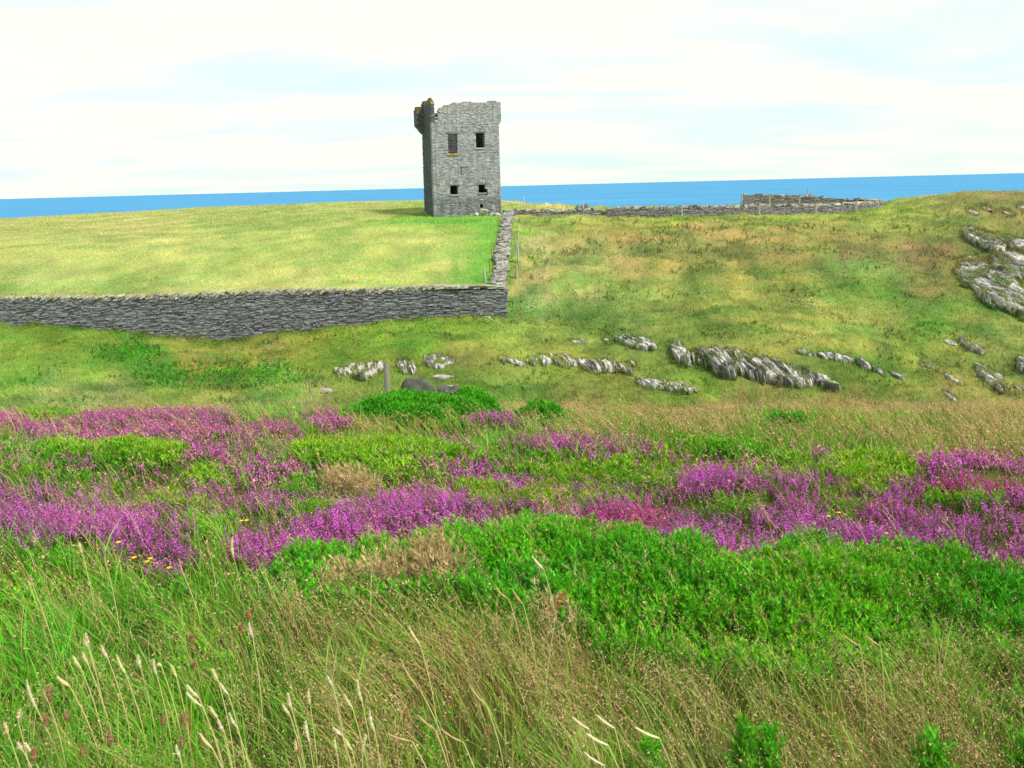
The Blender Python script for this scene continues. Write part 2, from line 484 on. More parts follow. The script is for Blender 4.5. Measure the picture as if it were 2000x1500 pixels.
def poly_mask(polys, blur=1):
    m = np.zeros((ZH, ZW)); yy, xx = np.mgrid[0:ZH, 0:ZW]; X = (xx + .5) * ZS; Y = (yy + .5) * ZS
    for val, pl in polys:
        P = np.array(pl, float); ins = np.zeros((ZH, ZW), bool); j = len(P) - 1
        for i in range(len(P)):
            xi, yi = P[i]; xj, yj = P[j]
            c = ((yi > Y) != (yj > Y)) & (X < (xj - xi) * (Y - yi) / (yj - yi + 1e-9) + xi); ins ^= c; j = i
        m = np.where(ins, np.maximum(m, val) if val >= 0 else 0, m)
    for _ in range(blur):
        p = np.pad(m, 1, mode='edge'); m = (p[:-2, 1:-1] + p[2:, 1:-1] + p[1:-1, :-2] + p[1:-1, 2:] + 2 * p[1:-1, 1:-1]) / 6
    return m


HEATHER = [
    (1.0, [(-20, 1005), (60, 985), (150, 1000), (220, 990), (300, 1000), (360, 1040), (400, 1090), (370, 1120), (300, 1110), (200, 1080), (100, 1055), (-20, 1050)]),
    (1.0, [(450, 1050), (520, 1020), (600, 1010), (700, 985), (780, 955), (880, 962), (940, 985), (1000, 985), (1100, 992), (1130, 1015), (1040, 1020), (930, 1045), (860, 1055), (780, 1060), (700, 1075), (620, 1095), (540, 1105), (460, 1100)]),
    (1.0, [(1090, 1000), (1200, 985), (1320, 998), (1400, 1010), (1480, 980), (1560, 958), (1700, 955), (1760, 940), (1850, 925), (2020, 940), (2020, 1120), (1930, 1122), (1830, 1095), (1740, 1070), (1640, 1075), (1530, 1082), (1430, 1092), (1330, 1072), (1240, 1052), (1150, 1045)]),
    (1.0, [(1770, 905), (1820, 888), (1900, 878), (1970, 892), (2020, 905), (2020, 932), (1900, 928), (1800, 922)]),
    (0.95, [(1310, 935), (1400, 900), (1460, 896), (1530, 922), (1640, 930), (1640, 948), (1560, 955), (1450, 955), (1330, 955)]),
    (0.9, [(980, 868), (1060, 845), (1130, 852), (1230, 862), (1320, 878), (1345, 898), (1240, 905), (1100, 885), (1000, 884)]),
    (0.95, [(800, 905), (920, 896), (1000, 903), (1060, 925), (1040, 955), (960, 945), (860, 928)]),
    (0.9, [(-20, 788), (150, 791), (280, 798), (340, 790), (400, 796), (480, 815), (590, 832), (570, 852), (470, 852), (400, 872), (300, 862), (200, 874), (60, 852), (-20, 832)]),
    (0.95, [(585, 815), (640, 802), (705, 818), (695, 838), (630, 842)]),
    (1.0, [(900, 818), (935, 792), (985, 798), (1015, 828), (960, 836)]),
    (0.6, [(-20, 915), (60, 930), (120, 960), (145, 1000), (60, 1005), (-20, 1000)]),
    (0.85, [(370, 965), (440, 920), (520, 895), (595, 915), (585, 950), (500, 975), (420, 995)]),
    (0.85, [(290, 875), (420, 858), (490, 885), (400, 908), (310, 902)]),
    (0.6, [(-20, 840), (60, 860), (100, 880), (40, 890), (-20, 880)]),
    (0.7, [(140, 885), (230, 890), (240, 915), (150, 915)]),
    (0.5, [(620, 925), (700, 915), (760, 940), (700, 955), (620, 950)]),
    (0.6, [(840, 850), (920, 850), (930, 872), (850, 870)]),
    (0.6, [(1540, 880), (1640, 878), (1690, 892), (1600, 898)]),
    (0.6, [(1230, 950), (1330, 955), (1330, 985), (1230, 978)]),
    (0.6, [(1050, 945), (1200, 940), (1240, 985), (1080, 985)]),
    (0.45, [(400, 860), (600, 850), (640, 870), (500, 880)]),
    (0.22, [(-20, 870), (300, 900), (600, 885), (800, 880), (1300, 900), (1700, 920), (1700, 960), (1300, 990), (700, 985), (380, 1040), (100, 1000), (-20, 1000)]),
    (-1, [(1590, 985), (1680, 980), (1690, 1005), (1600, 1008)]), (-1, [(1400, 975), (1470, 970), (1470, 1000), (1400, 1000)]),
    (-1, [(1820, 955), (1990, 968), (1960, 985), (1830, 985)]), (-1, [(900, 945), (1000, 955), (960, 975), (900, 970)]),
    (-1, [(1060, 930), (1160, 925), (1160, 940), (1060, 942)]), (-1, [(100, 868), (230, 862), (280, 885), (200, 890), (100, 885)]),
    (-1, [(230, 880), (370, 880), (360, 905), (250, 908)]), (-1, [(40, 800), (170, 800), (150, 815), (50, 815)]),
]
GORSE = [
    (0.15, [(560, 1150), (1000, 1180), (1300, 1260), (2020, 1240), (2020, 1520), (640, 1520), (600, 1300)]), (0.13, [(-20, 1090), (540, 1120), (640, 1520), (-20, 1520)]),
    (0.8, [(450, 1130), (520, 1105), (600, 1100), (600, 1165), (480, 1170)]), (1.0, [(540, 1112), (680, 1078), (800, 1058), (930, 1042), (1040, 1012), (1130, 1038), (1240, 1050), (1330, 1070), (1430, 1090), (1530, 1080), (1650, 1075), (1740, 1070), (1830, 1095), (1930, 1120), (2020, 1115), (2020, 1300), (1880, 1290), (1750, 1325), (1600, 1335), (1400, 1335), (1250, 1300), (1150, 1250), (1000, 1205), (930, 1185), (800, 1175), (650, 1185), (540, 1175)]),
    (1.0, [(630, 785), (700, 764), (780, 758), (860, 768), (950, 762), (975, 780), (930, 812), (850, 828), (760, 812), (680, 802)]),
    (0.95, [(1000, 795), (1060, 788), (1110, 800), (1110, 818), (1010, 815)]),
    (0.9, [(580, 870), (700, 858), (850, 868), (840, 892), (700, 890), (590, 895)]), (0.9, [(640, 890), (760, 895), (820, 920), (760, 945), (640, 925)]),
    (0.8, [(1300, 855), (1500, 865), (1480, 888), (1340, 880)]), (0.8, [(1640, 900), (1790, 905), (1790, 940), (1650, 945)]),
    (0.9, [(1590, 982), (1690, 978), (1700, 1006), (1600, 1010)]), (0.9, [(1400, 972), (1475, 968), (1475, 1002), (1400, 1002)]), (0.9, [(1820, 952), (1990, 966), (1960, 988), (1830, 988)]),
    (0.8, [(900, 942), (1000, 952), (980, 978), (900, 972)]), (0.9, [(1060, 928), (1300, 930), (1300, 950), (1060, 945)]),
    (0.8, [(100, 866), (230, 860), (290, 885), (200, 892), (100, 887)]), (0.8, [(230, 878), (370, 878), (360, 907), (250, 910)]), (0.8, [(40, 798), (170, 798), (150, 817), (50, 817)]),
    (0.7, [(1500, 812), (1580, 808), (1590, 838), (1510, 838)]), (0.7, [(1000, 985), (1090, 960), (1250, 985), (1200, 990), (1090, 1000)]),
    (0.45, [(-20, 840), (400, 870), (900, 870), (1400, 880), (1800, 900), (1760, 960), (1300, 1000), (900, 985), (600, 1010), (400, 1050), (-20, 990)]),
    (0.5, [(60, 1060), (140, 1075), (120, 1110), (40, 1090)]),
]
DEAD = [(1.0, [(660, 1135), (720, 1095), (800, 1083), (880, 1092), (910, 1120), (935, 1162), (850, 1150), (760, 1150), (680, 1165)]),
        (1.0, [(940, 1205), (1040, 1188), (1130, 1210), (1180, 1240), (1080, 1262), (980, 1245)]), (0.8, [(1060, 1030), (1130, 1038), (1130, 1055), (1070, 1048)]),
        (0.7, [(640, 940), (720, 945), (720, 975), (640, 975)]), (0.8, [(1030, 800), (1090, 805), (1080, 820), (1020, 818)])]
BROWN = [(0.7, [(-20, 772), (700, 772), (620, 800), (400, 795), (-20, 786)]), (0.62, [(1000, 770), (2020, 770), (2020, 895), (1800, 880), (1500, 870), (1250, 850), (1100, 835), (1000, 830)]),
         (0.8, [(700, 820), (900, 830), (880, 850), (700, 850)]),
         (0.9, [(560, 1190), (900, 1180), (1100, 1240), (1300, 1280), (1600, 1300), (2020, 1280), (2020, 1520), (700, 1520), (640, 1350)]), (0.14, [(-20, 1080), (560, 1120), (620, 1300), (640, 1520), (-20, 1520)])]
Z_H = poly_mask(HEATHER, 5); Z_G = poly_mask(GORSE, 2); Z_D = poly_mask(DEAD, 2); Z_B = poly_mask(BROWN, 6)
Z_G = Z_G * (1 - 0.85 * np.clip(Z_H - 0.45, 0, 1) / 0.55)
Z_G = Z_G * (1 - 0.9 * Z_D)


def zone(m, u, v):
    i = np.clip((np.clip(u, 0, 1999) / ZS).astype(int), 0, ZW - 1); j = np.clip((np.clip(v, 0, 1499) / ZS).astype(int), 0, ZH - 1)
    return m[j, i]


def zones(x, y, z):
    u, v = proj(np.stack([x, y, z + 0.1], 1))
    k = np.clip(4.5 / y, 0.25, 1.5)
    ju = (fbm(x / .35, y / .35, 61, 3) - .5) * 130 * k; jv = (fbm(x / .35, y / .35, 71, 3) - .5) * 46 * k
    u2 = u + ju; v2 = v + jv
    shelf = (y < 14.8)
    r = [zone(m, u2, v2) * shelf for m in (Z_H, Z_G, Z_D, Z_B)]
    r[2] = r[2] * sstep(.34, .52, fbm(x / .16, y / .13, 83, 4)); r[1] = np.maximum(r[1], (zone(Z_D, u2, v2) > .3) * (r[2] < .3) * .55 * shelf)
    kk = np.clip(y / 4.0, 0.5, 2.5); r[3] = r[3] * (.25 + .75 * sstep(.40, .58, fbm(x / (.75 * kk), y / (.55 * kk), 81, 4)))
    return r


# ------------------------------------------------------------------ the setting: ground and sea
def build_ground():
    x = MX.ravel(); y = MY.ravel(); z = GZ.ravel()
    c = tint(x, y, z) / 1.35
    h, g, d, b = zones(x, y, z)
    soil = alb((84, 74, 46))
    near = (1 - sstep(12, 16, y))[:, None]
    c = c * (1 - near * 0.55) + soil * near * 0.5
    cliff = sstep(-8, -14, z)[:, None]
    c = c * (1 - cliff) + alb((110, 105, 95)) * cliff
    nx, ny = len(GX), len(GY)
    i = np.arange(nx - 1); j = np.arange(ny - 1); I, J = np.meshgrid(i, j)
    a = (J * nx + I).ravel()
    f = np.stack([a, a + 1, a + nx + 1, a + nx], 1)
    mb = MB(); mb.add(np.stack([x, y, z], 1), f, c)
    o = mb.build('ground', M_GROUND, smooth=True)
    tag(o, kind='structure')


def build_sea():
    m, nt, N, L = mat_new('sea_water')
    out = N.new('ShaderNodeOutputMaterial'); p = N.new('ShaderNodeBsdfPrincipled')
    p.inputs['Roughness'].default_value = 0.55; p.inputs['Specular IOR Level'].default_value = 0.06
    g = N.new('ShaderNodeNewGeometry'); mp = N.new('ShaderNodeMapping'); mp.inputs['Scale'].default_value = (0.0016, 0.0022, 1)
    L.new(g.outputs['Position'], mp.inputs['Vector'])
    n = N.new('ShaderNodeTexNoise'); n.inputs['Scale'].default_value = 1.0; n.inputs['Detail'].default_value = 8
    n.inputs['Roughness'].default_value = 0.6
    L.new(mp.outputs[0], n.inputs['Vector'])
    r = N.new('ShaderNodeValToRGB'); r.color_ramp.elements[0].position = 0.3; r.color_ramp.elements[1].position = 0.7
    r.color_ramp.elements[0].color = (0.020, 0.180, 0.385, 1); r.color_ramp.elements[1].color = (0.046, 0.245, 0.45, 1)
    L.new(n.outputs['Fac'], r.inputs['Fac']); L.new(r.outputs['Color'], p.inputs['Base Color'])
    n2 = N.new('ShaderNodeTexNoise'); n2.inputs['Scale'].default_value = 0.15; n2.inputs['Detail'].default_value = 5
    L.new(g.outputs['Position'], n2.inputs['Vector'])
    b = N.new('ShaderNodeBump'); b.inputs['Strength'].default_value = 0.3; b.inputs['Distance'].default_value = 0.6
    L.new(n2.outputs['Fac'], b.inputs['Height']); L.new(b.outputs[0], p.inputs['Normal'])
    L.new(p.outputs[0], out.inputs[0])
    R = np.geomspace(60, 60000, 26); A = np.linspace(0, 2 * PI, 97)[:-1]
    V = [[0, 0, -60]] + [[r_ * math.sin(a), r_ * math.cos(a), -60] for r_ in R for a in A]
    F3 = [[0, 1 + (k + 1) % 96, 1 + k] for k in range(96)]
    F4 = [[1 + i * 96 + k, 1 + i * 96 + (k + 1) % 96, 1 + (i + 1) * 96 + (k + 1) % 96, 1 + (i + 1) * 96 + k] for i in range(25) for k in range(96)]
    mb = MB(); mb.add(V, F3, np.array([.05, .25, .5])); mb.f[4].append(np.array(F4))
    tag(mb.build('sea', m), kind='structure')


# ------------------------------------------------------------------ dry stone walls
def vary(base, n, amt=0.28, warm=0.05):
    b = np.asarray(base)[None] * (1 + (RNG.random((n, 1)) - .5) * 2 * amt)
    return np.clip(b * (1 + (RNG.random((n, 3)) - .5) * 2 * warm), 0.01, 0.8)


def wall_stones(path, top, thick, course, width, base_col, level, mb, grade_in=None, ends=True, jit=0.16):
    """face stones on both faces of a wall along path (N,2); top(s, x, y) gives the crest height"""
    P = np.array(path, float); seg = np.linalg.norm(np.diff(P, axis=0), axis=1); S = np.concatenate([[0], np.cumsum(seg)]); Ltot = S[-1]

    def at(s):
        x = np.interp(s, S, P[:, 0]); y = np.interp(s, S, P[:, 1])
        e = 0.05
        dx = np.interp(s + e, S, P[:, 0]) - np.interp(s - e, S, P[:, 0]); dy = np.interp(s + e, S, P[:, 1]) - np.interp(s - e, S, P[:, 1])
        n = np.hypot(dx, dy) + 1e-9
        return x, y, dx / n, dy / n
    # loose core
    n = max(2, int(Ltot / 0.5)); s = (np.arange(n) + .5) * Ltot / n
    x, y, dx, dy = at(s); zt = top(s, x, y) - 0.12; zb = np.minimum(G(x, y), G(x + dy * thick, y - dx * thick)) - 0.4
    add_boxes(mb, np.stack([x, y, (zt + zb) / 2], 1), np.stack([np.full(n, Ltot / n / 2 * 1.02), np.full(n, thick / 2 - 0.09), (zt - zb) / 2], 1),
              vary(np.asarray(base_col) * 0.6, n), np.stack([dx, dy], 1), 0.0)
    for side in (-1, 1):
        s0 = np.linspace(0, Ltot, 200); x, y, dx, dy = at(s0)
        gx = x - dy * side * thick / 2; gy = y + dx * side * thick / 2
        gz = G(gx, gy) - 0.08
        tz = top(s0, x, y)
        hmax = (tz - gz).max()
        z = gz.min() if level else 0.0
        zmax = tz.max() if level else hmax
        while z < zmax:
            h = course * (0.7 + 0.7 * RNG.random())
            s_ = -RNG.random() * width; C = []; H = []
            while s_ < Ltot:
                w = width * (0.35 + 1.0 * RNG.random() + 1.1 * RNG.random() ** 3); sc = min(max(s_ + w / 2, 0), Ltot)
                C.append(sc); H.append(w / 2 * 0.97); s_ += w
            C = np.array(C); H = np.array(H)
            g_ = np.interp(C, s0, gz); t_ = np.interp(C, s0, tz)
            zz = np.full(len(C), z + h / 2) if level else g_ + z + h / 2
            ok = (zz > g_ - h) & (zz < t_ - h * 0.2 + (RNG.random(len(C)) - .5) * 0.06)
            C = C[ok]; H = H[ok]; zz = zz[ok]; n = len(C)
            if n:
                x, y, dx, dy = at(C); dep = 0.13 + 0.08 * RNG.random(n); off = thick / 2 - dep + (RNG.random(n) - .3) * 0.05
                cx = x - dy * side * off; cy = y + dx * side * off
                zz = zz + (RNG.random(n) - .5) * 0.25 * h
                add_boxes(mb, np.stack([cx, cy, zz], 1), np.stack([H, dep, np.full(n, h / 2 * 0.94) * (0.8 + 0.3 * RNG.random(n))], 1),
                          vary(base_col, n, 0.21, 0.05), np.stack([dx, dy], 1), jit)
            z += h
    if ends:
        for s_e, sg in ((0.0, -1), (Ltot, 1)):
            x, y, dx, dy = [float(v_) for v_ in at(np.array([s_e]))]
            zb = G(x, y) - 0.1; zt = float(top(np.array([s_e]), np.array([x]), np.array([y]))[0]); z = zb
            while z < zt:
                h = course * (0.7 + 0.7 * RNG.random()); t = -thick / 2; C = []; H = []
                while t < thick / 2 - 0.05:
                    w = min(width * (0.6 + RNG.random()), thick / 2 - t); C.append([x - dy * (t + w / 2) + sg * dx * (-0.06), y + dx * (t + w / 2) + sg * dy * (-0.06), z + h / 2]); H.append([0.12 + 0.03 * RNG.random(), w / 2 * .96, h / 2 * .93]); t += w
                add_boxes(mb, np.array(C), np.array(H), vary(base_col, len(C), 0.4), np.repeat([[dx, dy]], len(C), 0), jit)
                z += h
    return at, Ltot


SLATE = alb((142, 143, 148)); SLATE_L = alb((146, 143, 138)); CAP = alb((164, 160, 138))


def build_walls():
    # near wall, across the view
    x0 = pt(-420, 640, 42.35)[0]; x1 = xr0
    ztop = np.array([pt(u, v, 42.2)[2] for u, v in ((-420, 592), (0, 585), (250, 583), (400, 577), (560, 571), (700, 569), (860, 563), (985, 565))])
    ztx = np.array([pt(u, 600, 42.2)[0] for u in (-420, 0, 250, 400, 560, 700, 860, 985)])
    o = empty('dry_stone_wall', ((x0 + x1) / 2, 42.35, G((x0 + x1) / 2, 42)), 'long dark slate dry stone wall with slanted pale coping stones, facing the viewer below the field', 'wall', 'dry stone walls on the headland')
    org = np.array(o.location)
    mb = MB(); top = lambda s, x, y: np.interp(x, ztx, ztop)
    wall_stones([(x0, 42.35), (x1, 42.35)], top, 0.7, 0.078, 0.26, SLATE, True, mb, jit=0.22)
    mb.build('stonework', M_SLATE, o, org)
    mc = MB(); x = x0; C = []; H = []; T = []
    xs = pt(850, 600, 42.2)[0]
    while x < x1 - 0.15:
        if x < xs:
            w = 0.07 + 0.09 * RNG.random(); hh = 0.10 + 0.09 * RNG.random()
            C.append([x, 42.35 + (RNG.random() - .5) * .1, np.interp(x, ztx, ztop) + 0.04 + (RNG.random() - .5) * .09]); H.append([w / 2, 0.32 + 0.08 * RNG.random(), hh]); T.append(math.radians(52 + 16 * RNG.random())); x += w * 1.35
        else:
            w = min(0.4 + 0.6 * RNG.random(), x1 + 0.08 - x); hh = 0.05 + 0.06 * RNG.random()
            C.append([x + w / 2, 42.35, np.interp(x, ztx, ztop) + hh * 0.8 + 0.06 * RNG.random()]); H.append([w / 2, 0.40 + 0.05 * RNG.random(), hh]); T.append((RNG.random() - .5) * 0.12); x += w * 0.92
    add_boxes(mc, np.array(C), np.array(H), vary(CAP, len(C), 0.25), None, 0.22, np.array(T))
    mc.build('coping', M_COPING, o, org)

    # side wall, running away towards the tower
    ys = np.linspace(42.75, 72.3, 30)
    path = [(side_right(y) - 0.36, y) for y in ys]
    tv = [(560, 43), (548, 44.5), (510, 49), (470, 55.5), (440, 62), (424, 67), (413, 72.3)]
    ty = np.array([t[1] for t in tv]); tz = np.array([pt(975 + (t[1] - 43) * .65, t[0], t[1])[2] for t in tv])
    o = empty('dry_stone_wall', (path[15][0], ys[15], G(path[15][0], ys[15])), 'lichened stone wall running uphill from the wall corner to the foot of the tower', 'wall', 'dry stone walls on the headland')
    org = np.array(o.location)
    wt = lambda s, x, y: np.interp(y, ty, tz) - 0.10 + 0.10 * (vnoise(y / 0.9, y * 0, 9) - .5)
    mb = MB(); at, Lt = wall_stones(path, wt, 0.68, 0.09, 0.32, alb((112, 112, 114)), False, mb, ends=False)
    mb.build('stonework', M_SLATE, o, org)
    mc = MB(); s = 0.1; C = []; H = []; A = []
    while s < Lt:
        ww = 0.18 + 0.34 * RNG.random(); x, y, dx, dy = [float(q) for q in at(np.array([s + ww / 2]))]
        zt = float(wt(0, np.array([x]), np.array([y]))[0])
        for k in range(3):
            hh = 0.04 + 0.06 * RNG.random(); off = (RNG.random() - .5) * 0.5
            C.append([x - dy * off, y + dx * off, zt + 0.02 + k * 0.055 + 0.05 * RNG.random()]); H.append([ww / 2 * (0.8 + .6 * RNG.random()), 0.14 + 0.16 * RNG.random(), hh])
            a = math.atan2(dy, dx) + (RNG.random() - .5) * 1.1; A.append([math.cos(a), math.sin(a)])
        s += ww * 0.8
    add_boxes(mc, np.array(C), np.array(H), vary(alb((160, 158, 152)), len(C), 0.4), np.array(A), 0.3, (RNG.random(len(C)) - .5) * .4)
    mc.build('coping', M_COPING, o, org)

    # cross wall on the skyline side
    def skyline(name, pts, label, thick=0.75, dark=(146, 142, 144)):
        P = [pt(u, v, Y) for u, v, Y, vt in pts]; T = [pt(u, vt, Y) for u, v, Y, vt in pts]
        path = [(p[0], p[1]) for p in P]
        S = np.concatenate([[0], np.cumsum(np.linalg.norm(np.diff(np.array(path), axis=0), axis=1))]); Z = np.array([t[2] for t in T])
        m_ = path[len(path) // 2]
        o = empty(name, (m_[0], m_[1], G(*m_)), label, 'wall', 'dry stone walls on the headland'); org = np.array(o.location)
        wt = lambda s, x, y: np.interp(s, S, Z) + 0.13 * (vnoise(np.asarray(s) / 1.3, np.asarray(s) * 0, 5) - .5) - 0.06
        mb = MB(); at, Lt = wall_stones(path, wt, thick, 0.12, 0.38, alb(dark), False, mb)
        mb.build('stonework', M_SLATE, o, org)
        mc = MB(); n = int(Lt / 0.28); s = RNG.random(n) * Lt; x, y, dx, dy = at(s); zt = wt(s, x, y)
        H = np.stack([0.12 + 0.22 * RNG.random(n), 0.28 + 0.12 * RNG.random(n), 0.05 + 0.06 * RNG.random(n)], 1)
        a = np.arctan2(dy, dx) + (RNG.random(n) - .5) * .6
        add_boxes(mc, np.stack([x, y, zt + 0.02 + 0.08 * RNG.random(n)], 1), H, vary(alb((176, 172, 160)), n, 0.4), np.stack([np.cos(a), np.sin(a)], 1), 0.25, (RNG.random(n) - .5) * .5)
        mc.build('coping', M_COPING, o, org)
    skyline('dry_stone_wall', [(1006, 421, 72.6, 411), (1060, 422, 72.5, 411), (1120, 421, 72.4, 410), (1200, 422, 72.3, 406), (1300, 422, 72.4, 404), (1400, 421, 72.8, 404), (1470, 421, 73.2, 402)],
            'low ragged stone wall crossing the moor between the side wall and the ring enclosure')
    skyline('ring_wall', [(1474, 420, 73.3, 402), (1540, 420, 73.8, 401), (1600, 418, 74.8, 400), (1650, 414, 76.2, 398), (1690, 410, 78.5, 396), (1711, 405, 81.5, 395), (1716, 400, 84.5, 393), (1704, 399, 87.5, 392),
                          (1680, 398, 89.5, 390), (1640, 398, 90.5, 386), (1600, 398, 91.2, 384), (1560, 398, 91.8, 382), (1500, 398, 92.2, 381), (1452, 398, 92.4, 380)],
            'horseshoe stone enclosure wall on the skyline with dark inner face and pale top')


# ------------------------------------------------------------------ the ruined tower
TW_Y = 69.6
FLc = hit(848, 420, 40, 100); FLc = pt(848, 420, TW_Y)
KPX = TW_Y / F * 1.0 / math.cos(math.radians(3.5))
TB = math.radians(14.0)
AXF = np.array([math.cos(TB), math.sin(TB)])            # along the front, to the right
AXI = np.array([-math.sin(TB), math.cos(TB)])           # into the tower


def tower_wall(mb, O, ax, inn, W, inside, thick, zb, rows_h, col, course=0.105, width=0.30, mort=0.80, proud=0.02):
    """masonry wall: every stone is a through-stone on a slightly recessed mortar bed; inside(s, h) says where wall stands;
    cuts = s positions where a course must break"""
    z = zb; k = 0
    cuts = sorted(set([0.0, W] + rows_h['cuts']))
    lv = sorted(rows_h['levels'])
    while z < rows_h['top']:
        h = course * (0.75 + 0.5 * RNG.random())
        nx = [q for q in lv if q > z + 1e-6]
        if nx and z + h > nx[0] - 0.05: h = nx[0] - z
        C = []; Wd = []
        for a, b in zip(cuts[:-1], cuts[1:]):
            n = max(1, int(round((b - a) / (width * (0.8 + 0.4 * RNG.random())))))
            e = np.linspace(a, b, n + 1)
            if n > 1: e[1:-1] += (RNG.random(n - 1) - .5) * 0.6 * (b - a) / n
            for q in range(n):
                C.append((e[q] + e[q + 1]) / 2); Wd.append(e[q + 1] - e[q])
        C = np.array(C); Wd = np.array(Wd)
        ok = np.array([inside(c, z + h / 2) for c in C], bool)
        C = C[ok]; Wd = Wd[ok]; n = len(C)
        if n:
            def place(d0, d1, wsc, hsc, cols, jit):
                dm = (d0 + d1) / 2
                X = O[0] + ax[0] * C + inn[0] * dm; Y = O[1] + ax[1] * C + inn[1] * dm
                hz = np.full(n, h / 2 * hsc)
                add_boxes(mb, np.stack([X, Y, np.full(n, O[2] + z + h / 2)], 1), np.stack([Wd / 2 * wsc, (d1 - d0) / 2 * np.ones(n), hz], 1), cols, np.repeat([ax], n, 0), jit)
            place(np.full(n, 0.03), np.full(n, thick - 0.03), 1.0, 1.0, vary(col(C, z + h / 2, n) * mort, n, 0.1, 0.02), 0)
            pr = (RNG.random(n) - .5) * 2 * proud
            place(-pr, np.full(n, thick), 0.95, 0.86, vary(col(C, z + h / 2, n), n, 0.15, 0.03), 0.06)
        z += h


def build_tower():
    W = 129 * KPX / math.cos(TB - math.radians(3.5)) * 1.005
    D = W * 0.96
    O = np.array([FLc[0], FLc[1], FLc[2]])
    kx = W / 129.0; kz = KPX * 1.0

    def S(u): return (u - 848 - (418 - 300) * 0 ) * kx
    ZB = pt(905, 420, TW_Y)[2]
    Hh = lambda v: (pt(905, v, TW_Y)[2] if np.ndim(v) == 0 else np.array([pt(905, q, TW_Y)[2] for q in v])) - ZB
    lean = 0.0
    o = empty('ruined_tower', (O + np.array([*(AXF * W / 2 + AXI * D / 2), 0])), 'square roofless grey stone signal tower with broken parapet, standing on the skyline above the sea', 'tower')
    org = np.array(o.location)
    wins = []  # s0, s1, h0, h1 in the front wall
    def shift(v): return (420 - v) * 0.0255          # the photograph is tilted: straighten pixel columns
    for (u0, u1, v0, v1) in ((874.8, 892.5, 261, 301), (928, 945, 260, 290), (878.5, 893.4, 363, 381), (932.6, 946, 363, 379)):
        sh = shift((v0 + v1) / 2); wins.append((S(u0 + sh), S(u1 + sh), Hh(v1), Hh(v0)))
    prof_u = np.array([(385, 400), (395, 370), (405, 320), (420, 290), (450, 262), (455, 250), (480, 240), (545, 235), (555, 218), (590, 208), (700, 206), (830, 204), (900, 203), (1050, 198)], float)
    pu = prof_u[:, 0] / 5.36 + 780; pv = prof_u[:, 1] / 5.36 + 160
    ps = S(pu + shift(pv)); ph = Hh(pv)
    crack = (S(871 + shift(218)), Hh(228), Hh(212))

    def taper(mb):                                       # the left side batters inwards
        for k, v in enumerate(mb.v):
            q = v[:, :2] - O[:2]; s_ = q @ AXF; h_ = np.clip(v[:, 2] - O[2], 0, 20)
            d_ = np.clip(1 - s_ / W, 0, 1.2) * 0.017 * h_
            v = v.copy(); v[:, 0] += AXF[0] * d_; v[:, 1] += AXF[1] * d_; mb.v[k] = v

    def front(s, h):
        for a, b, c, d in wins:
            if a - 1e-3 < s < b + 1e-3 and c < h < d: return False
        if 0.0 < h < 0.9 and abs(s - S(939)) < 0.14 and 0.42 < h < 0.78: return False
        a, b, c, d = wins[3]
        if c - 0.16 < h < c + 0.25 and b - 0.02 < s < b + 0.2: return False
        if s < 0.30 and h > Hh(239): return False
        t = np.interp(s, ps, ph, left=Hh(238)) + (vnoise(np.array([s / 0.22]), np.array([0.0]), 77)[0] - .5) * 0.14
        return h < t

    grey = alb((188, 190, 194)); pale = alb((203, 203, 202)); dark = alb((104, 104, 106))

    def fcol(C, h, n):
        m = fbm(C / 1.6, np.full(n, h / 1.3), 91, 4)[:, None]
        c = grey * (0.78 + 0.5 * m)
        up = sstep(7.6, 8.4, h); c = c * (1 - up) + (pale * (0.62 + 0.65 * fbm(C / 0.7, np.full(n, h / 0.6), 97, 3)[:, None])) * up
        lo = 1 - sstep(1.2, 1.7, h); c = c * (1 - 0.35 * lo)
        old = fbm(C / .9 + 7, np.full(n, h / .9), 95, 4); c = c * (1 - 0.30 * sstep(.52, .66, old))[:, None] * np.array([1, .99, .98]); stk = fbm(C / .35, np.full(n, h / 3.5), 96, 3); c = c * (1 - 0.22 * sstep(.55, .7, stk))[:, None]
        wet = sstep(1.1, 0.2, np.abs(C - W * 0.9))[:, None] * sstep(5.6, 4.8, h) * sstep(2.4, 3.6, h); c = c * (1 - 0.12 * wet)
        spk = RNG.random(n) < 0.02
        c[spk] = alb((208, 206, 196))
        return c
    cuts = sorted({round(q, 4) for w in wins for q in w[:2]} | {0.30, W - 0.2, S(939) - .14, S(939) + .14, wins[3][1] + .2})
    levels = sorted({round(q, 4) for w in wins for q in w[2:]})
    mb = MB()
    tower_wall(mb, O, AXF, AXI, W, front, 0.75, -0.3, dict(cuts=cuts, levels=levels, top=10.3), fcol)
    taper(mb); mb.build('front_wall', M_TOWER, o, org)
    # left wall: weathered slate, colour also darkened for the shaded side; one dark recess
    OL = O + np.array([*(AXI * D), 0])
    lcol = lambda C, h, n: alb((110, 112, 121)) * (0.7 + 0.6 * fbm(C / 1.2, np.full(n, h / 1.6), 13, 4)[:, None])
    lwins = []

    def left(s, h):
        for a, b, c, d in lwins:
            if a < s < b and c < h < d: return False
        return h < Hh(238)
    mb = MB(); tower_wall(mb, OL, -AXI, AXF, D - 0.752, left, 0.7, -0.3, dict(cuts=[], levels=[], top=9), lcol)
    taper(mb); mb.build('side_wall', M_TOWER, o, org)
    # right and back walls
    OR = O + np.array([*(AXF * W + AXI * 0.752), 0])
    gcol = lambda C, h, n: grey * 0.30 * (0.65 + 0.6 * fbm(C / 1.2, np.full(n, h / 1.6), 15, 4)[:, None])  # stone colour darkened to stand for shade inside the tower
